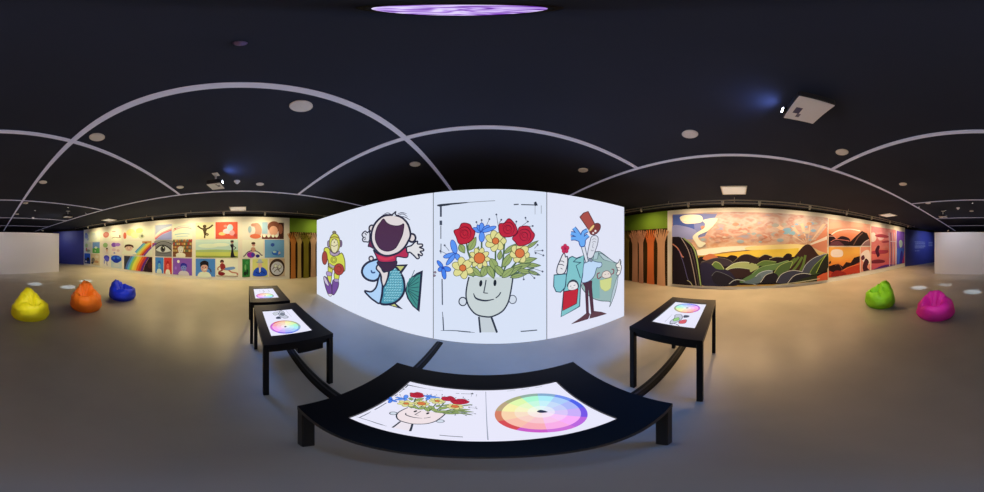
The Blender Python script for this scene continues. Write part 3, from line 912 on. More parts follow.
def colour_wheel(a, cx, cy, R):
    hues = [232, 215, 190, 150, 80, 55, 30, 14, 352, 315, 300, 262]          # from the right, anticlockwise
    def seg(r0, r1, q0, q1, c):
        pts = [(cx + r1 * cos(q0 + (q1 - q0) * i / 5), cy + r1 * sin(q0 + (q1 - q0) * i / 5)) for i in range(6)]
        pts += [(cx + r0 * cos(q1 - (q1 - q0) * i / 5), cy + r0 * sin(q1 - (q1 - q0) * i / 5)) for i in range(6)]
        k = a.k; a.poly(pts, c); a.k = k
    for i, h in enumerate(hues):
        q0 = 2 * pi * (i - .5) / 12; q1 = q0 + 2 * pi / 12
        ringc = [(78, 96, 234), (114, 146, 238), (134, 170, 204), (146, 174, 162), (166, 172, 126), (186, 164, 128), (212, 128, 100), (214, 76, 82), (202, 92, 200), (206, 112, 216), (186, 102, 222), (116, 86, 230)][i]
        seg(R * .86, R, q0, q1, ringc)
        for r0, r1, s_ in ((.58, .86, .30), (.30, .58, .20), (.02, .30, .09)):
            seg(R * r0, R * r1, q0, q1, hsv(h, s_, .98))
    a.k += 1
    a.blob([(cx - .012, cy + .006), (cx + .004, cy + .012), (cx + .018, cy - .010), (cx - .004, cy - .008)], (40, 44, 70))

def table(x, y, rz, H, lab, draw, under=False, oc=(0, 0), scr=(.69, .385)):
    t = thing('touch_table', lab, 'table', (x, y, 0), rz, 'black touch screen tables')
    sx, sy = scr
    ox, oy = oc
    b = MB()
    th = .045
    z = H - th / 2
    x0, x1, y0, y1 = ox - sx / 2, ox + sx / 2, oy - sy / 2, oy + sy / 2
    b.box(((-TW / 2 + x0) / 2, 0, z), (x0 + TW / 2, TD, th), M_table)
    b.box(((TW / 2 + x1) / 2, 0, z), (TW / 2 - x1, TD, th), M_table)
    b.box(((x0 + x1) / 2, (-TD / 2 + y0) / 2, z), (sx, y0 + TD / 2, th), M_table)
    b.box(((x0 + x1) / 2, (TD / 2 + y1) / 2, z), (sx, TD / 2 - y1, th), M_table)
    b.box(((x0 + x1) / 2, oy, H - .035), (sx, sy, .02), M_table)
    b.build('tabletop', t)
    b = MB()
    zz = H - .045 - .0275
    for s_ in (-1, 1):
        b.box((0, s_ * (TD / 2 - .03), zz), (TW - .09, .02, .055), M_tleg)
        b.box((s_ * (TW / 2 - .03), 0, zz), (.02, TD - .09, .055), M_tleg)
    b.build('apron', t)
    for px in (-1, 1):
        for py in (-1, 1):
            b = MB(); b.box((px * (TW / 2 - .0225), py * (TD / 2 - .0225), (H - .045) / 2), (.045, .045, H - .045), M_tleg, None, .004)
            b.build('leg', t)
    b = MB()
    b.box((ox, oy, H - .018), (sx - .004, sy - .004, .012), S(232, 232, 250))
    a = Art(b, (ox, oy, H - .0118), (1, 0, 0), (0, 1, 0), (0, 0, 1), eps=.00004)
    draw(a, sx, sy)
    b.build('touch_screen', t)
    if under:
        b = MB(); b.box((.06, .12, H - .045 - .085), (.74, .24, .17), M_tleg, None, .006); b.build('computer_box', t)
    return t

def draw_near(a, sx, sy):
    def mp(p):                       # the flower face once more, small, on the left half
        u, z = spx(p)
        return ((u + .03) * .198 - .178, (z - 1.26) * .152 - .003)
    draw_flowers(a, (240, 226, 230), (236, 228, 238), mp)
    a.f = lambda p: p
    a.line([(.012, sy / 2 - .02), (.012, -sy / 2 + .01)], .0018, (150, 156, 176))
    for i in range(3):
        a.line([(.10 + i * .06, .165), (.135 + i * .06, .168)], .004, (196, 200, 214))
    a.wk = 1.0
    colour_wheel(a, .178, -.022, .142)

def sketch_shapes(a, sx, sy, cx, cy, col, rnd):
    K = (60, 66, 84)
    a.blob([(cx - .12, cy + .03), (cx - .06, cy + .06), (cx + .02, cy + .05), (cx + .10, cy + .07), (cx + .13, cy + .02), (cx + .05, cy - .02), (cx - .04, cy - .01)], (196, 200, 214), .006, K)
    a.blob([(cx - .05, cy + .03), (cx, cy + .05), (cx + .05, cy + .02), (cx, cy - .005)], col[0], .004, K)
    a.blob([(cx - .08, cy - .03), (cx - .02, cy - .02), (cx + .02, cy - .07), (cx - .06, cy - .08)], col[1], .004, K)
    a.blob([(cx + .06, cy - .03), (cx + .12, cy - .02), (cx + .12, cy - .07), (cx + .08, cy - .07)], K)
    a.line([(cx - .13, cy - .05), (cx - .10, cy + .0), (cx - .12, cy + .05)], .008, K)
    a.line([(cx - .1, cy + .1), (cx + .1, cy + .105)], .004, (170, 175, 190))

def draw_left(a, sx, sy):
    sketch_shapes(a, sx, sy, -.19, .01, ((120, 128, 140), (200, 206, 214)), 1)
    colour_wheel(a, .14, -.02, .150)
def draw_far(a, sx, sy):
    a.line([(-.24, .08), (-.1, .09), (-.05, .05)], .008, (150, 156, 170)); a.line([(-.22, -.02), (-.12, .0), (-.06, -.03)], .01, (120, 126, 140)); a.line([(-.22, -.09), (-.1, -.08)], .006, (170, 175, 190))
    colour_wheel(a, .15, -.02, .150)
def draw_right(a, sx, sy):
    sketch_shapes(a, sx, sy, -.17, -.01, ((150, 206, 120), (214, 90, 96)), 2)
    colour_wheel(a, .16, .0, .150)

table(-.016, .495, radians(3), .79, 'nearest black touch table, its wide screen showing the flower face and colour wheel', draw_near, False, (-.014, -.02), (.668, .375))
table(-1.665, .42, radians(1), .79, 'black touch table just left of the nearest one, with cable cover beneath', draw_left, True, (.03, -.02), (.64, .385))
table(-2.78, .36, 0, .79, 'farthest black touch table on the left, behind another table', draw_far, False, (.0, -.02), (.62, .385))
table(1.525, .565, radians(3), .91, 'taller black touch table on the right, in front of the sunset mural', draw_right, False, (.02, .0), (.65, .40))

# cable covers on the floor
M_cable = D((11, 11, 15), .6, .2)
M_groove = D((44, 44, 50), .6, .25)
def cable_cover(p, q, lab):
    p, q = Vector((*p, 0)), Vector((*q, 0))
    c = (p + q) / 2; d = q - p
    t = thing('cable_cover', lab, 'cable cover', c, atan2(d.y, d.x), 'black floor cable covers')
    ln = d.length / 2
    b = MB()
    prof = [(-.055, 0), (-.035, .014), (.035, .014), (.055, 0)]
    vs = [(-ln, y, z) for y, z in prof] + [(ln, y, z) for y, z in prof]
    b.add(vs, [(0, 1, 5, 4), (1, 2, 6, 5), (2, 3, 7, 6), (3, 0, 4, 7), (3, 2, 1, 0), (4, 5, 6, 7)], M_cable)
    b.build('channel', t)
    b = MB(); b.box((0, .008, .0165), (2 * ln, .018, .005), M_groove); b.build('lid', t)
cable_cover((-2.24, .585), (-.10, .65), 'black cable cover on the floor running under the left tables')
cable_cover((.02, .67), (2.07, .765), 'black cable cover on the floor running under the right table')
cable_cover((-.765, .72), (-.765, 2.21), 'short black cable cover from the display wall to the nearest table')

# ============================================================ BEAN BAGS
def fabric(name, rgb):
    c = L(rgb)
    return noise_mat(name, tuple(x * .92 for x in c), tuple(min(1, x * 1.04) for x in c), 5, .55, .35, (1, 1, 1), .25, 4, 26)

def bean_bag(p, face, rgb, name, lab, R=.41, h=.66, peak=(.0, .20, .16), dent=(0, -.08, .26, .15), roll=.07, seed=0.0, hbf=.60, bunch=.012):
    """p floor point of the centre; face = heading of the seat (local -y).
    peak = (x, y, spread) of the gathered crown, dent = (x, y, depth, radius) of the seat hollow"""
    t = thing('bean_bag', lab, 'bean bag', (p[0], p[1], 0), face, 'bean bags on the floor')
    n, k = 128, 72
    hb = h * hbf                                                  # height of the full body below the crown
    vs = []
    for i in range(k + 1):
        a_ = i / k
        for j in range(n):
            q = 2 * pi * j / n
            # lower shell: plump side; upper shell: a height field over the disc
            if a_ < .42:
                f = a_ / .42
                rr = R * (.80 + .20 * sin(pi / 2 * min(1, f * 1.6))) * (1 - .02 * f)
                if f < .12: rr = R * .80 * (f / .12) ** .5 if f > 0 else 0.0
                z = hb * .62 * max(0, f - .12) / .88
                lump = 1.0
            else:
                f = (a_ - .42) / .58
                rr = R * .98 * max(0.0, cos(f * pi / 2)) ** .70
                z = hb * .62 + hb * .38 * sin(f * pi / 2) ** .8
            rr *= 1 + .035 * cos(2 * q + seed) + .02 * cos(3 * q + 2 * seed)
            x, y = rr * cos(q), rr * sin(q) * .95
            up = max(0, min(1, (z - .10) / .16))
            # crown
            dx, dy = x - peak[0], y - peak[1]
            d = hypot(dx, dy)
            z += (h - hb) * math.exp(-(d / peak[2]) ** 2.3) * up
            # the crown's flesh is pulled towards its own tip, so the sides slope
            pull = math.exp(-(d / (peak[2] * 1.8)) ** 2) * up * .12
            # seat hollow with a rolled lip round it
            ex, ey = x - dent[0], y - dent[1]
            e_ = hypot(ex, ey * 1.1)
            ph = atan2(ey, ex)
            z -= up * dent[2] * math.exp(-(e_ / dent[3]) ** 2)
            z += up * roll * math.exp(-((e_ - dent[3] * 1.75) / .08) ** 2)
            # deep folds running out of the hollow
            for m_, (fa, fw, fd) in enumerate(((1.0, .12, .17), (2.15, .12, .17), (.05, .15, .13), (3.15, .15, .13), (1.6, .10, .07))):
                da = (ph - fa - .25 * sin(seed + m_) + pi) % (2 * pi) - pi
                z -= up * fd * math.exp(-(da / fw) ** 2) * math.exp(-((e_ - dent[3]) / .14) ** 2)
            # horizontal creases across the crown
            z += up * .014 * sin(38 * z + 3 * x + seed) * math.exp(-(d / (peak[2] * 1.3)) ** 2)
            nv = Vector((x * 5 + seed, y * 5, z * 4))
            w1 = noise.noise(nv) * .030 + noise.noise(nv * 2.3) * bunch
            s_ = 1 + w1 * up * 1.4
            sag = 1 + .02 * math.exp(-((z - .10) / .08) ** 2)
            x = (x - dx * pull) * s_ * sag; y = (y - dy * pull) * s_ * sag
            z += w1 * .8 * up
            vs.append((x, y, max(0.0, z)))
    fs = []
    for i in range(k):
        for j in range(n):
            j2 = (j + 1) % n
            fs.append((i * n + j, i * n + j2, (i + 1) * n + j2, (i + 1) * n + j))
    m = fabric(name, rgb)
    b = MB(); b.add(vs, fs, m, True)
    b.build('cover', t)
    return t
def toward(p):     # heading (rotation) so that local -y points at the camera
    return atan2(-p[1], -p[0]) + pi / 2
def bb(px, py, d_extra=.36):
    q = on_plane(px, py, (0, 0, 0), (0, 0, 1)); v = Vector((q.x, q.y)); v = v * (1 + d_extra / v.length)
    return (v.x, v.y)
p = bb(30, 323); bean_bag(p, toward(p) + .1, (240, 230, 24), 'yellow_fabric', 'yellow bean bag with a tall crown and pinched seat', .41, .68, (-.03, .12, .23), (.07, -.19, .22, .09), .05, .8)
p = bb(86, 313); bean_bag(p, toward(p) - .1, (250, 124, 22), 'orange_fabric', 'orange bean bag with deep folds, left of the blue one', .42, .70, (-.03, .13, .25), (.0, -.15, .27, .13), .07, 2.1, bunch=.024)
p = bb(122.5, 301.5); bean_bag(p, toward(p) + .75, (20, 52, 215), 'blue_fabric', 'blue bean bag with a wide hollow seat, near the small pictures wall', .43, .56, (-.10, .20, .26), (.03, -.08, .36, .17), .06, 3.3, .62)
p = bb(880, 309.5); bean_bag(p, toward(p) - .95, (140, 214, 30), 'green_fabric', 'lime green bean bag turned sideways in front of the orange landscapes', .41, .70, (.03, .15, .23), (-.02, -.16, .28, .10), .06, 4.2)
p = bb(936, 322); bean_bag(p, toward(p) + .2, (226, 36, 172), 'magenta_fabric', 'magenta bean bag with a broad sunken seat', .43, .57, (.04, .20, .33), (-.06, -.08, .34, .15), .05, 5.5, .62)

# ============================================================ PAINTED TREE TRUNKS
def tree(wall0, wallt, walln, s, wd, rgb, lab, side_seed, ztop=2.34, base=0.0, depth=.003):
    rnd = random.Random(side_seed)
    m = P(*rgb)
    p = wall0 + wallt * s + walln * depth
    t = tag(MB().build('tree_cutout', None, (p.x, p.y, base)), lab, 'tree cutout', 'flat tree trunk cutouts on the green walls')
    b = MB(); th = .04
    def ext(poly, off):
        n = len(poly)
        ar = sum(poly[i][0] * poly[(i + 1) % n][1] - poly[(i + 1) % n][0] * poly[i][1] for i in range(n))
        if ar < 0: poly = poly[::-1]
        f = [wallt * u + Vector((0, 0, z)) + walln * (th + off) for u, z in poly]
        k = [wallt * u + Vector((0, 0, z)) for u, z in poly]
        fl = wallt.cross(Vector((0, 0, 1))).dot(walln) < 0
        fc = tuple(range(n)); 
        b.add(f + k, [fc[::-1] if fl else fc] + [((i, i + n, (i + 1) % n + n, (i + 1) % n) if not fl else (i, (i + 1) % n, (i + 1) % n + n, i + n)) for i in range(n)], m)
    h = wd / 2
    ext([(-h * 1.12, 0), (h * 1.12, 0), (h, .5), (h * .95, 1.5), (h * 1.05, 2.0), (-h * 1.05, 2.0), (-h * .95, 1.5), (-h, .5)], 0)
    for i, (u_, z0, sp, dz, wk) in enumerate(((-.6, 1.72, -.17, .52, .34), (.6, 1.78, .16, .50, .34), (-.1, 1.9, -.05, .44, .30), (.35, 1.9, .10, .40, .26), (-.7, 1.92, -.24, .26, .18),
                                            (.75, 1.95, .22, .30, .18), (-.4, 1.92, -.12, .42, .22), (.1, 1.95, .03, .38, .20))):
        u0 = u_ * h
        zt = min(ztop, z0 + dz + .02 * rnd.random())
        pts = smooth_pts([(u0, z0), (u0 + sp * .55, z0 + dz * .42), (u0 + sp, zt)], False, 6)
        le = [(u - h * wk * (1 - .78 * j / len(pts)), z) for j, (u, z) in enumerate(pts)]
        ri = [(u + h * wk * (1 - .78 * j / len(pts)), z) for j, (u, z) in enumerate(pts)]
        ext(le + ri[::-1], .0008 * (i + 1))
    t.data = b.build('tmp').data
    bpy.data.objects.remove(bpy.data.objects['tmp'])
    t.data.name = 'tree_cutout'
    return t
def wall_s(px, w0, t, n):          # distance along a wall for a surveyed direction
    q = on_plane(px, 246, w0, n)
    return (q - Vector((w0.x, w0.y, CAMZ))).dot(t)
for x0, x1, rgb, lab in ((290.6, 295.6, (200, 120, 48), 'orange tree trunk cutout beside the wall of small pictures'), (296.8, 300.8, (196, 158, 84), 'narrow cream tree trunk cutout on the left green wall'),
                         (302.3, 307.8, (128, 112, 30), 'olive tree trunk cutout on the left green wall'), (309.8, 315.2, (206, 158, 112), 'pinkish tree trunk cutout beside the left end of the display wall')):
    s0, s1 = wall_s(x0, WL0, tl, nl), wall_s(x1, WL0, tl, nl)
    tree(WL0, tl, nl, (s0 + s1) / 2, abs(s1 - s0) * .84, rgb, lab, int(x0), depth={290: .003, 296: .055, 302: .107, 309: .055}[int(x0)])
for x0, x1, rgb, lab in ((624.5, 629.4, (130, 106, 40), 'olive tree trunk cutout just right of the display wall'), (633, 639, (206, 144, 96), 'tan tree trunk cutout second from the display wall'), (640.4, 644.9, (198, 136, 92), 'narrow tan tree trunk cutout left of the bright orange one'),
                         (647.2, 654.7, (222, 112, 50), 'bright orange tree trunk cutout in the right group'), (657.8, 666.2, (212, 152, 98), 'wide pale tree trunk cutout beside the sunset mural')):
    s0, s1 = wall_s(x0, WR0, tr_, nr), wall_s(x1, WR0, tr_, nr)
    tree(WR0, tr_, nr, (s0 + s1) / 2, abs(s1 - s0) * .84, rgb, lab, int(x0), 2.36, depth={624: .003, 633: .055, 640: .107, 647: .003, 657: .055}[int(x0)])

# ============================================================ PICTURES ON THE LEFT WALL
ROW = {'b': (.16, 1.03), 'm': (1.09, 1.95), 't': (1.99, 2.80)}
def picture(px0, px1, z0, z1, bg, draw, lab, grp='small pictures on the left wall'):
    s0, s1 = wall_s(px0, WL0, tl, nl), wall_s(px1, WL0, tl, nl)
    wd, h = abs(s1 - s0), z1 - z0
    mid = WL0 + tl * ((s0 + s1) / 2) + nl * .003
    b = MB()
    right = -tl                                    # seen from the room, right is towards +y
    vs = []
    for dz in (0, h):
        for dn in (0, .012):
            for du in (-wd / 2, wd / 2):
                vs.append(right * du + nl * dn + Vector((0, 0, dz)))
    b.add(vs, [(2, 3, 7, 6), (0, 4, 5, 1), (0, 2, 6, 4), (1, 5, 7, 3), (4, 6, 7, 5), (0, 1, 3, 2)], P(*bg))
    a = Art(b, right * (-wd / 2) + nl * .0125, right, (0, 0, 1), nl, eps=.0004, C=P, f=lambda p: (p[0] * wd, p[1] * h))
    draw(a)
    tag(b.build('picture', None, (mid.x, mid.y, z0)), lab, 'picture', grp)

def blobs(*bl):
    def d(a):
        for cx, cy, rx, ry, c in bl:
            a.ell(cx, cy, rx, ry, c, n=16)
    return d
def multi(*fs):
    def d(a):
        for f in fs: f(a)
    return d
def bust(cx, base, s, hair, skin, shirt):
    def d(a):
        a.blob([(cx - .30 * s, base), (cx - .26 * s, base + .22 * s), (cx - .1 * s, base + .3 * s), (cx + .1 * s, base + .3 * s), (cx + .26 * s, base + .22 * s), (cx + .30 * s, base)], shirt)
        a.ell(cx, base + .52 * s, .17 * s, .24 * s, skin)
        a.blob([(cx - .2 * s, base + .55 * s), (cx - .17 * s, base + .78 * s), (cx, base + .85 * s), (cx + .18 * s, base + .76 * s), (cx + .2 * s, base + .55 * s), (cx + .1 * s, base + .66 * s), (cx - .08 * s, base + .66 * s)], hair)
        a.ell(cx - .07 * s, base + .54 * s, .022 * s, .03 * s, (40, 30, 30), n=10); a.ell(cx + .07 * s, base + .54 * s, .022 * s, .03 * s, (40, 30, 30), n=10)
        a.line([(cx - .06 * s, base + .40 * s), (cx, base + .37 * s), (cx + .06 * s, base + .40 * s)], .02 * s, (120, 40, 40))
    return d
def rainbow(p, cols, wd):
    """stack of bands that follow the curve p, stepping to the right"""
    def d(a):
        for i, c in enumerate(cols):
            a.line([(x + i * wd[0], y + i * wd[1]) for x, y in p], wd[2], c)
    return d
RB = [(96, 132, 190), (110, 170, 170), (190, 200, 90), (236, 200, 70), (232, 130, 50), (200, 60, 50), (110, 60, 130)]

picture(84.5, 90.2, *ROW['t'], (226, 226, 220), blobs((.4, .6, .3, .25, (150, 164, 206)), (.6, .3, .2, .15, (180, 186, 214)), (.3, .85, .2, .1, (120, 140, 200))), 'pale blue-smudged picture in the top left corner of the left wall')
picture(90.8, 99.8, *ROW['t'], (232, 228, 206), blobs((.5, .5, .35, .3, (220, 216, 196)), (.35, .75, .2, .12, (206, 210, 190))), 'almost blank cream picture at the top left of the left wall')
picture(84.5, 91.9, *ROW['m'], (206, 206, 170), blobs((.3, .7, .2, .2, (170, 190, 120)), (.7, .4, .25, .2, (220, 200, 170)), (.5, .2, .3, .12, (140, 150, 120)), (.3, .3, .1, .2, (190, 110, 90))), 'small green and tan picture at the middle left edge of the left wall')
picture(92.6, 99.8, *ROW['m'], (116, 150, 214), multi(lambda a: a.poly([(0, 0), (1, 0), (1, .45), (.6, .52), (0, .42)], (96, 168, 80)), blobs((.5, .5, .2, .1, (230, 230, 230)), (.4, .2, .1, .06, (220, 220, 220)))), 'picture of a green field under a blue sky near the left blue wall')
picture(84.5, 90.4, *ROW['b'], (44, 90, 170), multi(lambda a: a.poly([(0, 0), (1, 0), (1, .35), (0, .5)], (40, 60, 110)), blobs((.65, .45, .25, .18, (40, 36, 40)), (.3, .2, .14, .1, (210, 190, 170)))), 'dark blue night picture in the bottom left corner of the left wall')
picture(90.8, 99.8, *ROW['b'], (216, 190, 136), blobs((.3, .4, .2, .25, (120, 110, 90)), (.65, .3, .25, .12, (190, 140, 90)), (.7, .75, .2, .14, (226, 206, 160)), (.2, .15, .12, .1, (60, 60, 70))), 'tan sketch picture at the bottom left of the left wall')
picture(102.6, 110, *ROW['t'], (236, 224, 200), blobs((.5, .58, .4, .26, (222, 130, 104)), (.5, .62, .25, .14, (230, 150, 120))), 'picture of one salmon pink rounded cloud shape')
picture(111, 121.6, *ROW['t'], (240, 230, 206), multi(blobs((.3, .8, .2, .05, (214, 150, 130))), lambda a: a.line([(.1, .25), (.4, .32), (.7, .26), (.95, .3)], .05, (130, 110, 90)), blobs((.85, .4, .06, .1, (160, 90, 80)))), 'cream picture with a thin brown line of tiny figures')
picture(102.6, 110, *ROW['m'], (232, 214, 180), multi(blobs((.4, .72, .34, .2, (150, 180, 110))), bust(.62, .0, .6, (30, 26, 26), (222, 170, 140), (220, 200, 170))), 'picture of a dark-haired child below a green bush')
picture(111, 121.6, *ROW['m'], (236, 216, 190), blobs((.3, .74, .25, .18, (130, 80, 160)), (.65, .76, .26, .14, (170, 120, 180)), (.3, .35, .2, .12, (222, 186, 170)), (.7, .3, .14, .1, (214, 180, 160)), (.35, .1, .1, .06, (130, 140, 170))), 'cream picture with purple cloud shapes along its top')
picture(102.9, 110, *ROW['b'], (228, 214, 196), multi(blobs((.55, .75, .4, .2, (70, 70, 170)), (.6, .6, .3, .18, (90, 90, 190))), lambda a: a.line([(.62, .5), (.6, .25), (.66, .1)], .09, (80, 90, 130)), blobs((.25, .4, .1, .2, (150, 150, 190)))), 'picture of a blue-violet tree on a cream ground')
picture(111, 121.8, *ROW['b'], (190, 200, 226), blobs((.5, .72, .5, .27, (20, 70, 176)), (.5, .6, .34, .2, (24, 50, 150)), (.5, .2, .3, .15, (206, 206, 214)), (.3, .75, .12, .1, (60, 110, 210)), (.7, .8, .14, .1, (60, 110, 210))), 'picture of a round deep blue tree crown above pale ground')
picture(124, 154, *ROW['t'], (240, 228, 180), blobs((.04, .4, .06, .26, (230, 110, 76)), (.25, .62, .16, .26, (236, 220, 130)), (.4, .4, .14, .24, (238, 226, 150)), (.55, .7, .12, .2, (236, 214, 120)), (.62, .32, .1, .2, (206, 206, 150)), (.8, .55, .14, .3, (240, 232, 190)), (.64, .3, .04, .1, (120, 120, 90))), 'wide pale yellow picture of overlapping circles')
def d_rainchild(a):
    rainbow([(.36, -.0), (.5, .35), (.62, .6), (.74, .85)], [(90, 150, 200), (120, 190, 160), (214, 214, 100), (240, 206, 70), (236, 140, 50), (206, 66, 50), (120, 70, 140)], (.062, 0, .064))(a)
    a.rect(.98, 0, 1.0, .9, (240, 228, 200)); bust(.2, .05, .85, (70, 36, 26), (232, 190, 150), (240, 230, 200))(a); a.rect(.68, .84, .98, .98, (206, 150, 90)); a.ell(.8, .86, .05, .06, (160, 90, 60))
picture(124, 152.4, *ROW['m'], (240, 230, 206), d_rainchild, 'wide picture of a child watching a rainbow descend')
def d_rb(a):
    a.poly([(0, 0), (0, 1), (.25, 1), (.04, 0)], (50, 54, 62))
    cols = [(80, 110, 160), (90, 170, 200), (150, 196, 90), (234, 216, 70), (240, 190, 60), (234, 110, 40), (200, 60, 44), (96, 44, 110)]
    for i, c in enumerate(cols):
        x0, x1 = .04 + i * .082, .04 + (i + 1) * .082
        a.poly(smooth_pts([(x0, 0), (x0 + .07, .45), (x0 + .22, 1)], False) + smooth_pts([(x1 + .22, 1), (x1 + .07, .45), (x1, 0)], False), c)
    a.poly([(.70, 0), (.77, .45), (.92, 1), (1, 1), (1, 0)], (44, 24, 30)); a.ell(.93, .45, .07, .22, (70, 34, 34))
picture(124.2, 152.4, *ROW['b'], (226, 180, 90), d_rb, 'wide picture of a bold rainbow with black corners')
def d_skyrb(a):
    for i, c in enumerate([(206, 96, 110), (230, 160, 130), (238, 216, 180), (220, 220, 200)]):
        a.line([(.0 + .0 * i, .05 + .08 * i), (.4, .38 + .08 * i), (1, .62 + .08 * i)], .085, c)
    a.poly([(.05, 0), (1, 0), (1, .56), (.42, .32)], (150, 150, 176))
picture(155.4, 171.8, *ROW['t'], (176, 176, 176), d_skyrb, 'grey sky picture with a pink rainbow arc')
def d_clouds(a):
    a.line([(0, .6), (.3, .8), (.7, .84), (1, .7)], .05, (214, 200, 170)); a.line([(.0, .52), (.3, .7), (.7, .74), (1, .62)], .05, (232, 170, 150))
    a.line([(.1, .3), (.5, .36), (.9, .32)], .06, (170, 196, 176)); a.line([(.2, .18), (.8, .2)], .05, (190, 206, 190)); a.ell(.12, .68, .06, .05, (206, 120, 100))
picture(173, 192, *ROW['t'], (236, 230, 206), d_clouds, 'pale picture of faint arcs and clouds, right of the pink rainbow')
def d_eye(a):
    a.blob([(0, .62), (.3, .84), (.7, .86), (1, .7), (1, 1), (0, 1)], (140, 136, 120)); a.line([(0, .72), (.3, .9), (.7, .9), (1, .76)], .05, (60, 58, 54))
    a.blob([(.04, .42), (.25, .62), (.5, .68), (.78, .56), (.98, .38), (.7, .28), (.35, .28)], (214, 210, 196)); a.line([(.02, .44), (.25, .64), (.5, .70), (.78, .58), (1, .38)], .07, (40, 38, 36))
    a.ell(.48, .47, .15, .2, (70, 68, 64)); a.ell(.48, .47, .07, .1, (14, 14, 14)); a.ell(.52, .54, .03, .04, (230, 230, 226)); a.line([(.1, .25), (.5, .18), (.9, .26)], .04, (90, 86, 78)); a.rect(0, 0, 1, .1, (120, 116, 104))
picture(155.4, 171.8, *ROW['m'], (122, 118, 106), d_eye, 'grey close-up picture of one open eye')
def d_shelf(a):
    for i in range(4):
        a.rect(0, .28 + i * .2, 1, .31 + i * .2, (90, 50, 30))
    rnd = random.Random(3)
    for i in range(4):
        x = .02
        while x < .95:
            ww = rnd.uniform(.04, .1); c = rnd.choice([(190, 120, 60), (90, 110, 70), (170, 60, 50), (110, 130, 120), (206, 170, 90)])
            k = a.k; a.rect(x, .31 + i * .2, x + ww, .44 + i * .2, c); a.k = k; x += ww + .02
    a.k += 1
    bust(.42, .0, .75, (220, 210, 170), (236, 220, 190), (240, 236, 216))(a); a.ell(.42, .12, .26, .14, (244, 240, 222))
picture(173, 192, *ROW['m'], (130, 80, 46), d_shelf, 'brown bookshelf picture with a pale-haired reader in white')
picture(155.4, 163.5, *ROW['b'], (66, 130, 200), bust(.5, 0, .95, (40, 90, 170), (110, 170, 220), (210, 216, 220)), 'narrow bright blue portrait beside the red one')
picture(164.2, 171.8, *ROW['b'], (206, 60, 50), bust(.5, 0, .95, (170, 30, 30), (236, 110, 90), (236, 226, 214)), 'narrow bright red portrait beside the blue one')
picture(173, 192, *ROW['b'], (136, 84, 160), multi(bust(.58, .0, .85, (40, 40, 140), (120, 130, 210), (214, 200, 220)), blobs((.3, .8, .07, .09, (236, 220, 190)), (.16, .4, .06, .1, (160, 110, 180)))), 'purple portrait of a blue-faced child, left wall bottom row')
def d_dance(a):
    K = (84, 66, 36)
    a.line([(.10, .82), (.3, .64), (.5, .6), (.72, .66), (.92, .84)], .09, K); a.blob([(.38, .64), (.62, .64), (.56, .4), (.6, .22), (.46, .26), (.42, .42)], K); a.ell(.48, .76, .1, .1, K)
    a.line([(.5, .32), (.48, .05)], .08, K); a.line([(.56, .35), (.68, .28), (.6, .2)], .06, K)
picture(195.8, 214.4, *ROW['t'], (240, 226, 160), d_dance, 'pale yellow picture of a dark dancing silhouette')
picture(215.6, 237.6, *ROW['t'], (216, 88, 60), blobs((.3, .3, .16, .1, (236, 190, 110)), (.55, .45, .22, .16, (200, 190, 196)), (.66, .66, .14, .2, (170, 190, 200)), (.75, .35, .12, .16, (220, 150, 140)), (.45, .75, .08, .08, (226, 130, 110)), (.9, .2, .08, .1, (190, 70, 60))), 'red picture with swirling pale figures')
def d_land(a):
    a.poly([(0, 0), (1, 0), (1, .42), (.5, .46), (0, .4)], (206, 206, 90)); a.poly([(0, .3), (1, .32), (1, .42), (.5, .46), (0, .42)], (170, 190, 110)); a.rect(0, 0, 1, .1, (150, 160, 70))
    a.ell(.3, .66, .24, .12, (226, 232, 226)); a.ell(.6, .72, .2, .1, (232, 234, 228)); a.rect(0, .86, 1, 1, (206, 220, 230))
    K = (30, 28, 34)
    a.blob([(.83, .06), (.85, .5), (.82, .72), (.90, .74), (.89, .5), (.92, .12), (.98, .08), (.9, .02)], K); a.ell(.865, .86, .035, .09, (150, 110, 90)); a.ell(.865, .92, .042, .05, K); a.line([(.88, .66), (.95, .55), (.9, .45)], .02, K)
picture(195.8, 238, *ROW['m'], (196, 216, 220), d_land, 'wide green meadow picture with a black-suited figure at its right')
def d_face(a):
    bust(.45, -.05, 1.05, (26, 24, 30), (214, 160, 130), (230, 228, 220))(a); a.blob([(.26, .60), (.24, .78), (.45, .90), (.64, .82), (.65, .62), (.55, .73), (.34, .73)], (26, 24, 30)); a.line([(.62, .5), (.75, .4), (.8, .25)], .06, (60, 60, 90)); a.line([(.4, .36), (.5, .38), (.56, .44)], .05, (240, 236, 230))
picture(195.8, 215.2, *ROW['b'], (78, 132, 196), d_face, 'blue picture of a smiling dark-haired boy in white shirt')
def d_run(a):
    a.rect(.0, .03, 1, .07, (110, 60, 40)); a.ell(.27, .86, .09, .1, (60, 30, 26)); a.ell(.28, .78, .06, .07, (190, 120, 90)); a.blob([(.18, .7), (.38, .72), (.42, .45), (.24, .4)], (150, 44, 40))
    a.line([(.3, .42), (.55, .4), (.7, .28), (.95, .22), (.97, .1)], .07, (190, 120, 90)); a.line([(.3, .4), (.12, .25), (.3, .2)], .08, (150, 90, 70)); a.ell(.25, .18, .16, .1, (130, 30, 34)); a.blob([(.4, .5), (.8, .58), (.85, .46), (.5, .38)], (110, 150, 180)); a.line([(.22, .62), (.08, .5), (.1, .36)], .05, (180, 110, 80))
picture(216.2, 238, *ROW['b'], (240, 230, 208), d_run, 'white picture of a running figure in dark red')
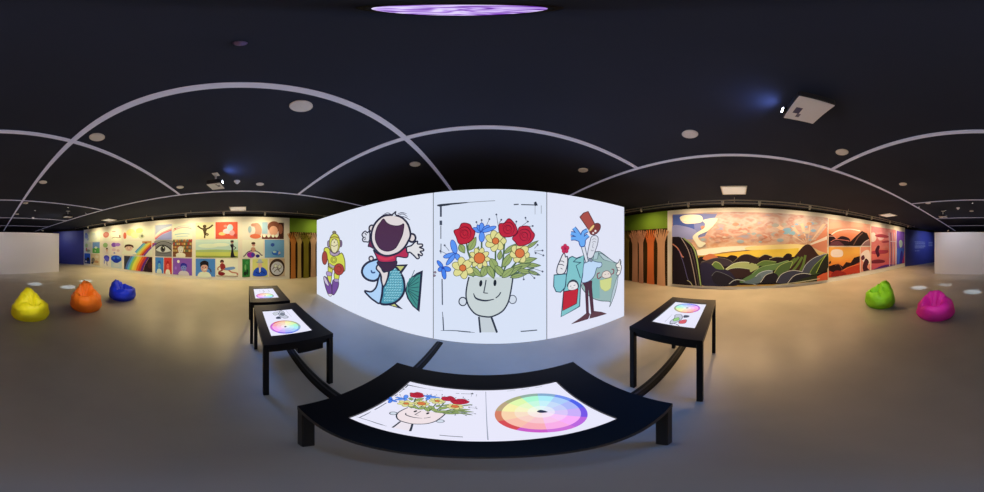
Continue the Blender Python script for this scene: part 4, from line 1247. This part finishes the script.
picture(242.3, 260.9, *ROW['t'], (236, 222, 196), blobs((.75, .5, .3, .45, (206, 150, 116)), (.5, .5, .2, .3, (226, 210, 190)), (.4, .55, .1, .2, (160, 180, 170)), (.7, .15, .3, .14, (220, 110, 70)), (.6, .82, .14, .1, (200, 140, 110))), 'cream and peach picture of a leaning figure, top right board')
def d_boy(a):
    a.rect(0, .3, .25, 1, (160, 184, 206)); a.rect(.76, 0, 1, 1, (70, 40, 30)); a.ell(.55, .72, .3, .35, (130, 74, 50)); a.ell(.52, .5, .2, .28, (222, 160, 120)); a.ell(.85, .6, .1, .3, (150, 90, 60)); a.rect(0, 0, .8, .2, (110, 50, 46))
    for x in (.1, .3, .5, .66): a.ell(x, .18, .07, .09, (236, 228, 220))
picture(262, 283.7, *ROW['t'], (226, 196, 170), d_boy, 'brown picture of a bowed head, top right corner of the left wall')
def d_ball(a):
    a.ell(.42, .16, .2, .16, (156, 40, 140)); a.ell(.5, .16, .08, .12, (70, 60, 150)); a.ell(.74, .1, .1, .09, (40, 40, 110)); a.blob([(.44, .56), (.6, .56), (.64, .36), (.42, .34)], (206, 150, 110)); a.ell(.54, .72, .08, .1, (210, 150, 120)); a.ell(.53, .8, .1, .07, (70, 40, 30))
    a.line([(.46, .4), (.25, .3), (.1, .1), (.04, .1)], .06, (110, 100, 100)); a.line([(.6, .4), (.78, .3), (.92, .14), (.97, .16)], .06, (110, 100, 100))
picture(242.3, 263, *ROW['m'], (238, 228, 206), d_ball, 'white picture of a figure leaping over a purple ball')
picture(264.7, 284, *ROW['m'], (112, 160, 204), multi(blobs((.4, .72, .1, .1, (50, 80, 150)), (.55, .28, .2, .12, (50, 110, 180)), (.5, .32, .1, .06, (180, 206, 220)), (.75, .24, .06, .1, (206, 190, 170))), lambda a: a.line([(.4, .3), (.45, .18), (.7, .14), (.8, .2)], .04, (40, 90, 170))), 'light blue picture with small dark blue floating shapes')
picture(242.3, 250, *ROW['b'], (46, 120, 50), blobs((.4, .55, .12, .16, (120, 170, 90)), (.35, .2, .2, .12, (20, 40, 24)), (.65, .28, .14, .16, (24, 50, 30)), (.6, .8, .2, .1, (70, 150, 70))), 'narrow dark green forest picture')
def d_coat(a):
    a.blob([(.1, .05), (.05, .3), (.25, .5), (.5, .56), (.75, .5), (.96, .28), (.85, .05)], (36, 80, 190)); a.ell(.48, .66, .14, .18, (220, 180, 140)); a.ell(.48, .82, .24, .05, (150, 160, 150)); a.blob([(.36, .82), (.38, .98), (.58, .98), (.6, .82)], (170, 180, 170)); a.poly([(.42, .5), (.54, .5), (.52, .2), (.44, .2)], (230, 220, 160)); a.line([(.2, .3), (.4, .2), (.6, .3), (.8, .2)], .05, (20, 50, 140))
picture(252.5, 267.7, *ROW['b'], (222, 214, 110), d_coat, 'yellow picture of a hatted figure in a blue coat')
def d_round(a):
    a.ell(.5, .5, .5, .5, (66, 46, 36), n=36); a.ell(.5, .46, .4, .38, (206, 200, 186), n=30); a.line([(.2, .4), (.4, .6), (.6, .4), (.8, .55)], .05, (110, 100, 90)); a.line([(.3, .25), (.5, .4), (.7, .25)], .05, (120, 110, 100)); a.ell(.4, .6, .1, .1, (226, 222, 210), 0, .02, (110, 100, 90)); a.ell(.66, .55, .1, .1, (226, 222, 210), 0, .02, (110, 100, 90))
picture(269.3, 284.6, *ROW['b'], (206, 176, 130), d_round, 'picture of pale curled shapes inside a dark round frame')

# ============================================================ MURALS ON THE RIGHT WALL
def sky_mat(name, stops, blot, bscale=1.3, amount=.55):
    """printed sky: colours by height with mottled cloud colours"""
    m = bpy.data.materials.new(name); m.use_nodes = True
    nt = m.node_tree; bs = nt.nodes['Principled BSDF']; bs.inputs['Roughness'].default_value = .65; bs.inputs['Specular IOR Level'].default_value = .15
    tc = nt.nodes.new('ShaderNodeTexCoord'); sp = nt.nodes.new('ShaderNodeSeparateXYZ'); nt.links.new(tc.outputs['Generated'], sp.inputs[0])
    r = nt.nodes.new('ShaderNodeValToRGB'); el = r.color_ramp.elements
    cc = lambda c: (*tuple(min(.9, l * .9 / k) for l, k in zip(L(c), WB)), 1)
    el[0].position, el[0].color = stops[0][0], cc(stops[0][1]); el[1].position, el[1].color = stops[-1][0], cc(stops[-1][1])
    for p_, c in stops[1:-1]:
        e_ = el.new(p_); e_.color = cc(c)
    nt.links.new(sp.outputs['Z'], r.inputs['Fac'])
    mp = nt.nodes.new('ShaderNodeMapping'); mp.inputs['Scale'].default_value = (1, 1, 2.2); nt.links.new(tc.outputs['Object'], mp.inputs['Vector'])
    nz = nt.nodes.new('ShaderNodeTexNoise'); nz.inputs['Scale'].default_value = bscale; nz.inputs['Detail'].default_value = 3; nt.links.new(mp.outputs['Vector'], nz.inputs['Vector'])
    r2 = nt.nodes.new('ShaderNodeValToRGB'); el = r2.color_ramp.elements
    el[0].position, el[0].color = .32, cc(blot[0]); el[1].position, el[1].color = .70, cc(blot[-1])
    for i, c in enumerate(blot[1:-1]):
        e_ = el.new(.32 + .38 * (i + 1) / (len(blot) - 1)); e_.color = cc(c)
    nt.links.new(nz.outputs['Fac'], r2.inputs['Fac'])
    band = nt.nodes.new('ShaderNodeMapRange'); band.inputs['From Min'].default_value = .42; band.inputs['From Max'].default_value = .62; band.inputs['To Max'].default_value = amount
    nt.links.new(sp.outputs['Z'], band.inputs['Value'])
    mx = nt.nodes.new('ShaderNodeMix'); mx.data_type = 'RGBA'
    nt.links.new(band.outputs['Result'], mx.inputs['Factor']); nt.links.new(r.outputs['Color'], mx.inputs[6]); nt.links.new(r2.outputs['Color'], mx.inputs[7])
    nt.links.new(mx.outputs[2], bs.inputs['Base Color'])
    return m

def mural(px0, px1, z0, z1, base, draw, lab):
    s0, s1 = wall_s(px0, WR0, tr_, nr), wall_s(px1, WR0, tr_, nr)
    o = WR0 + tr_ * ((s0 + s1) / 2) + nr * .003
    wd, h = abs(s1 - s0), z1 - z0
    b = MB()
    vs = []
    for dz in (0, h):
        for dn in (0, .012):
            for du in (-wd / 2, wd / 2):
                vs.append(tr_ * du + nr * dn + Vector((0, 0, dz)))
    b.add(vs, [(2, 3, 7, 6), (0, 4, 5, 1), (0, 2, 6, 4), (1, 5, 7, 3), (4, 6, 7, 5), (0, 1, 3, 2)], base)
    a = Art(b, nr * .0125, tr_, (0, 0, 1), nr, eps=.0004, C=P)
    cx = (s0 + s1) / 2
    def wp(p):                       # surveyed point -> metres on this board, kept inside its edges
        q = on_plane(p[0], p[1], WR0 + nr * .0125, nr)
        u = (q - WR0).dot(tr_) - cx
        return (max(-wd / 2, min(wd / 2, u)), max(0, min(h, q.z - z0)))
    a.wp = wp; a.wd = wd; a.h = h
    draw(a)
    tag(b.build('mural', None, (o.x, o.y, z0)), lab, 'mural', 'landscape murals on the right wall')

M_sky = sky_mat('sunset_sky_print', [(0, (236, 190, 80)), (.40, (240, 190, 70)), (.50, (244, 214, 150)), (.56, (236, 176, 110)), (.7, (226, 180, 150)), (.86, (214, 190, 176)), (1, (190, 172, 168))],
                [(128, 150, 158), (206, 146, 104), (214, 186, 150), (186, 112, 76), (226, 204, 164)], 1.25, .7)
def draw_sunset(a):
    a.f = a.wp
    def Z(pts): return [(660 + x / 5.79, 205 + y / 5.79) for x, y in pts]
    def Y(pts): return [(750 + x / 5.79, 205 + y / 5.79) for x, y in pts]
    ll = .5
    # blue upper left sky
    a.poly(Z([(74, 52), (330, 52), (300, 110), (260, 180), (180, 200), (74, 190)]), (126, 132, 166)); a.poly(Z([(74, 60), (190, 58), (200, 140), (160, 185), (74, 190)]), (78, 98, 156)); a.blob(Z([(74, 120), (150, 125), (210, 150), (200, 190), (140, 200), (74, 190)]), (150, 150, 176))
    # rays and bursts around the peak
    for p in ([(330, 228), (290, 110), (310, 105)], [(330, 228), (240, 130), (255, 120)], [(335, 228), (345, 100), (352, 100)], [(345, 225), (446, 180), (446, 206)], [(330, 228), (150, 130), (170, 115)], [(340, 225), (420, 110), (440, 110)]):
        a.poly(Y(p), (242, 200, 150))
    a.poly(Y([(350, 235), (445, 125), (446, 280), (400, 265)]), (226, 140, 96)); a.poly(Y([(345, 225), (446, 180), (446, 200), (352, 232)]), (246, 220, 180))
    a.blob(Y([(180, 150), (215, 132), (240, 140), (225, 165), (190, 168)]), (142, 182, 188)); a.blob(Y([(225, 165), (250, 150), (262, 165), (240, 180)]), (150, 186, 186))
    rnd = random.Random(11)
    for i in range(60):
        x, y = rnd.uniform(250, 900), rnd.uniform(105, 215)
        c = rnd.choice([(212, 146, 108), (214, 164, 126), (200, 156, 126), (178, 172, 150), (222, 192, 152), (206, 130, 92), (170, 178, 160)]) if x < 700 else rnd.choice([(150, 178, 180), (192, 182, 152), (222, 196, 152), (208, 152, 112), (168, 184, 172)])
        X, Yy = 660 + x / 5.79, 205 + y / 5.79
        if X > 826: continue
        r = rnd.uniform(.9, 2.2)
        k0 = a.k
        a.blob([(X - 1.8 * r, Yy), (X - .6 * r, Yy - .9 * r), (X + .9 * r, Yy - .7 * r), (X + 1.7 * r, Yy + .1 * r), (X + .5 * r, Yy + .8 * r), (X - .9 * r, Yy + .7 * r)], c)
    # cloud and waterfall of smoke
    a.blob(Z([(116, 75), (140, 60), (190, 56), (235, 62), (248, 80), (240, 100), (195, 108), (140, 106)]), (240, 232, 222)); a.blob(Z([(250, 88), (330, 76), (318, 110), (280, 150), (230, 172), (222, 190), (240, 210), (266, 222), (240, 245), (222, 240), (205, 215), (190, 185), (215, 160), (255, 135), (262, 110)]), (240, 230, 216)); a.line(Z([(120, 92), (200, 102), (246, 90)]), .5, (190, 186, 190))
    # yellow light at the horizon
    a.blob(Z([(215, 262), (400, 240), (578, 236), (578, 252), (400, 270), (230, 292)]), (246, 232, 200)); a.blob(Y([(0, 240), (250, 226), (330, 240), (270, 260), (0, 262)]), (244, 214, 130)); a.poly(Z([(215, 300), (400, 275), (578, 258), (578, 300)]), (240, 186, 60)); a.poly(Y([(0, 262), (280, 250), (280, 300), (0, 300)]), (236, 196, 66))
    K = (34, 24, 24)
    GN, LG, SL = (92, 116, 52), (160, 166, 96), (78, 88, 92)
    # base dark ground
    a.poly([(672.2, 284)] + Z([(230, 300), (300, 290), (380, 300), (460, 310), (578, 310)]) + Y([(100, 310), (240, 300), (400, 290), (446, 290)]) + [(827, 279), (800, 282.5), (760, 284.5), (720, 284.6)], K)
    def hill(pts, c, edge=None, ew=.55):
        a.blob(pts, c)
        if edge: a.line(pts[:max(3, len(pts) * 2 // 3)], ew, edge)
    hill(Z([(250, 305), (290, 282), (335, 300), (320, 318), (262, 318)]), (200, 116, 66)); hill(Z([(380, 312), (410, 290), (448, 300), (430, 330), (390, 330)]), K); hill(Z([(425, 330), (470, 292), (520, 288), (572, 318), (560, 340), (440, 342)]), (44, 30, 30), (120, 110, 70)); hill(Z([(240, 330), (330, 305), (400, 318), (430, 345), (330, 356), (250, 356)]), (58, 48, 50), (110, 100, 80))
    hill(Z([(300, 350), (320, 328), (350, 340), (372, 372), (330, 380), (305, 372)]), GN, (190, 190, 120)); hill(Z([(380, 372), (430, 338), (500, 330), (575, 352), (500, 372), (430, 378)]), LG, (206, 206, 160)); hill(Z([(385, 400), (390, 375), (450, 362), (530, 372), (560, 392), (470, 420), (400, 415)]), (52, 34, 30), (180, 186, 140))
    hill(Z([(232, 400), (240, 340), (290, 340), (330, 370), (400, 380), (440, 440), (400, 468), (300, 468), (240, 460)]), (40, 36, 52)); hill(Z([(300, 410), (330, 384), (400, 410), (440, 440), (440, 466), (330, 460)]), (34, 30, 36), (96, 96, 90))
    # right hand hills
    hill(Y([(50, 305), (85, 286), (125, 296), (120, 318), (60, 318)]), (44, 30, 30), (200, 180, 110)); hill(Y([(0, 296), (30, 300), (55, 325), (0, 345)]), (50, 36, 34)); hill(Y([(110, 312), (150, 300), (205, 305), (230, 320), (150, 336)]), (40, 28, 28), (180, 170, 120)); hill(Y([(190, 300), (215, 280), (240, 288), (232, 310), (200, 312)]), (36, 26, 28))
    hill(Y([(35, 345), (80, 322), (150, 328), (120, 348), (50, 352)]), GN, (160, 170, 90)); hill(Y([(0, 340), (20, 338), (50, 360), (20, 380), (0, 385)]), LG); hill(Y([(0, 410), (60, 360), (150, 340), (220, 322), (190, 356), (100, 390), (20, 425), (0, 430)]), (96, 124, 66), (150, 170, 100)); hill(Z([(462, 440), (520, 405), (578, 378), (578, 420), (520, 440), (480, 450)]), (90, 120, 66))
    a.blob(Y([(225, 335), (270, 280), (305, 240), (332, 228), (355, 240), (390, 285), (430, 320), (380, 380), (300, 400), (220, 395)]), (58, 36, 30))
    for p in ([(300, 300), (270, 350), (240, 385)], [(318, 290), (305, 345), (285, 385)], [(280, 300), (240, 345), (200, 390)], [(262, 310), (210, 350), (160, 405)]):
        a.line(Y(p), 2.4, (96, 116, 48))
    hill(Y([(130, 405), (170, 350), (240, 325), (230, 365), (180, 410), (145, 415)]), (80, 100, 50), (170, 176, 90)); hill(Y([(295, 395), (320, 345), (370, 305), (440, 280), (400, 330), (360, 380), (320, 400)]), (74, 76, 80), (190, 186, 170)); hill(Y([(340, 400), (370, 350), (446, 280), (446, 350), (400, 395)]), (62, 76, 40), (140, 160, 60)); hill(Y([(380, 392), (410, 330), (440, 285), (446, 300), (446, 370)]), (36, 36, 26), (170, 186, 70))
    hill(Y([(10, 440), (50, 395), (100, 378), (130, 382), (90, 420), (60, 446)]), (110, 124, 116), (196, 200, 180)); hill(Y([(60, 446), (90, 405), (130, 390), (160, 410), (140, 445)]), (34, 30, 34), (196, 190, 160)); hill(Y([(150, 446), (180, 400), (240, 378), (300, 385), (280, 420), (210, 450)]), (62, 62, 70), (206, 196, 170)); hill(Y([(212, 455), (250, 410), (300, 395), (350, 400), (330, 425), (270, 450)]), (38, 36, 42), (206, 196, 170))
    a.poly(Y([(380, 440), (380, 415), (420, 395), (446, 388), (446, 432)]), (206, 90, 50)); a.poly(Y([(240, 452), (300, 425), (385, 402), (385, 440)]), (48, 52, 30)); a.line(Y([(140, 462), (260, 448), (400, 425)]), .8, (190, 180, 130))
    a.line(Z([(400, 455), (450, 430), (560, 462)]), .8, (170, 170, 150)); a.blob(Z([(480, 446), (520, 430), (578, 405), (578, 446), (530, 455)]), (96, 110, 104))
    # cliff with bright falls at the left
    a.poly(Z([(74, 470), (74, 185), (110, 184), (150, 196), (186, 225), (212, 262), (228, 320), (240, 400), (244, 470)]), (28, 20, 26))
    for p, wd, c in (([(125, 190), (165, 260), (190, 350), (212, 466)], .7, (180, 160, 130)), ([(140, 192), (190, 240), (215, 310), (238, 466)], 1.3, (150, 166, 90)), ([(74, 225), (105, 250), (130, 295), (140, 300)], 1.1, (206, 130, 96)), ([(112, 262), (140, 340), (165, 430), (192, 466)], .6, (96, 90, 120)), ([(160, 435), (178, 445), (192, 468)], .6, (190, 180, 110)), ([(180, 250), (200, 320), (220, 420), (226, 466)], .5, (96, 80, 70))):
        a.line(Z(p), wd, c)
mural(672.2, 827.6, .12, 2.92, M_sky, draw_sunset, 'huge sunset mural of dark rolling hills, a pointed peak and a white cloud')

def W(pts): return [(820 + x / 5.73, 205 + y / 5.79) for x, y in pts]
def draw_bridge(a):
    a.f = a.wp
    a.blob(W([(50, 140), (120, 130), (200, 128), (280, 120), (280, 105), (120, 100), (50, 110)]), (236, 170, 130)); a.line(W([(55, 180), (100, 150), (170, 140), (230, 150)]), 1.2, (246, 216, 180))
    K = (44, 26, 32)
    a.blob(W([(48, 245), (48, 170), (75, 178), (95, 195), (125, 180), (165, 192), (172, 215), (150, 245)]), K); a.line(W([(50, 180), (80, 182), (95, 200)]), .7, (220, 150, 120)); a.line(W([(60, 215), (90, 200), (150, 205), (168, 210)]), .7, (206, 120, 96)); a.blob(W([(52, 245), (70, 215), (110, 210), (140, 245)]), (110, 60, 62))
    a.poly(W([(150, 248), (195, 190), (240, 150), (270, 165), (282, 195), (282, 248)]), (38, 24, 24)); a.line(W([(185, 245), (215, 190), (245, 160)]), 1, (120, 80, 60)); a.blob(W([(230, 246), (255, 215), (282, 200), (282, 246)]), (150, 110, 100)); a.line(W([(230, 246), (255, 215), (280, 200)]), .7, (226, 190, 170))
    a.line(W([(50, 247), (280, 247)]), .6, (130, 70, 60))
mural(828.6, 870.2, 1.66, 2.88, sky_mat('peach_sky_print', [(0, (214, 110, 70)), (.5, (230, 140, 90)), (1, (236, 190, 160))], [(236, 170, 130), (220, 130, 90), (240, 190, 150)], 1.0, .4), draw_bridge, 'upper orange landscape with a pale arch and black mountain, right of the big mural')
def draw_orange(a):
    a.f = a.wp
    K = (40, 22, 22)
    a.blob(W([(62, 290), (66, 265), (90, 256), (125, 262), (132, 285), (120, 300), (80, 302)]), (240, 214, 180))
    a.poly(W([(48, 405), (48, 355), (80, 345), (105, 340), (130, 355), (150, 330), (175, 335), (195, 305), (228, 295), (228, 405)]), K); a.poly(W([(48, 440), (48, 380), (90, 395), (140, 370), (190, 350), (228, 330), (228, 420)]), (190, 62, 36)); a.line(W([(60, 405), (120, 385), (160, 362), (228, 340)]), .8, (226, 120, 60)); a.blob(W([(60, 410), (90, 380), (130, 385), (150, 400), (110, 420)]), (150, 40, 30)); a.line(W([(85, 350), (110, 345), (130, 380)]), .8, (110, 60, 50))
    a.ell(*a_px(830, 262.5), .8, 1.6, K, 20)
def a_px(x, y): return (x, y)
mural(828.6, 859.8, .22, 1.60, sky_mat('orange_sky_print', [(0, (206, 70, 36)), (.5, (236, 140, 50)), (.8, (240, 176, 70)), (1, (236, 160, 70))], [(240, 170, 70), (232, 140, 50)], 1.0, .3), draw_orange, 'lower orange landscape with jagged black hills and a pale cloud')
def draw_pinkcol(a):
    a.f = a.wp
    a.blob(W([(232, 290), (260, 262), (284, 270), (284, 340), (250, 330)]), (244, 216, 190)); a.blob(W([(245, 350), (262, 310), (280, 330), (270, 360), (284, 380), (262, 400), (248, 380)]), (70, 30, 36)); a.blob(W([(236, 300), (250, 290), (256, 310), (240, 320)]), (90, 40, 50))
mural(860.6, 870.2, .26, 1.60, P(232, 150, 110), draw_pinkcol, 'narrow pale pink strip of a mural between two orange landscapes')
def draw_trees(a):
    a.f = a.wp
    K = (70, 24, 40)
    a.blob(W([(290, 200), (292, 165), (312, 160), (322, 185), (318, 205), (300, 215)]), (240, 214, 196)); a.blob(W([(330, 180), (360, 170), (365, 195), (340, 205)]), (240, 190, 170))
    a.blob(W([(315, 175), (350, 168), (392, 180), (385, 190), (330, 186)]), (166, 60, 70)); a.blob(W([(352, 212), (390, 205), (395, 215), (365, 220)]), (170, 64, 72)); a.blob(W([(290, 272), (330, 262), (388, 262), (380, 280), (310, 285)]), (176, 62, 72)); a.blob(W([(290, 325), (330, 315), (370, 322), (360, 335), (300, 338)]), (120, 40, 50)); a.blob(W([(316, 262), (330, 235), (342, 240), (336, 268), (342, 290), (330, 302), (322, 285)]), K)
    a.blob(W([(290, 385), (330, 362), (380, 345), (440, 345), (440, 360), (360, 380), (290, 392)]), (96, 50, 110))
    for x in (398, 408, 418, 430): a.line(W([(x, 355), (x + 1, 250), (x - 3, 160)]), .9, (206, 170, 170) if x != 408 else (120, 90, 120))
    a.line(W([(400, 210), (436, 212)]), .7, (220, 190, 190))
mural(871.2, 895.8, .26, 2.80, sky_mat('pink_sky_print', [(0, (200, 80, 90)), (.4, (226, 120, 90)), (.7, (232, 140, 120)), (1, (222, 160, 150))], [(232, 130, 110), (214, 100, 96), (236, 170, 150)], 1.2, .5), draw_trees, 'tall pink mural with pale tree trunks and red clouds')
def draw_violet(a):
    a.f = a.wp
    a.poly(W([(442, 150), (488, 148), (488, 240), (442, 240)]), (126, 86, 176)); a.poly(W([(442, 250), (488, 250), (488, 345), (442, 352)]), (70, 100, 190)); a.blob(W([(452, 215), (462, 202), (472, 215), (470, 240), (458, 245)]), (176, 200, 236)); a.blob(W([(455, 350), (462, 275), (472, 270), (476, 330), (480, 348)]), (60, 50, 140)); a.poly(W([(470, 350), (488, 260), (488, 345)]), (180, 60, 110))
mural(896.6, 904.4, .30, 2.76, P(110, 84, 176), draw_violet, 'narrow tall violet and blue mural beside the right blue wall')
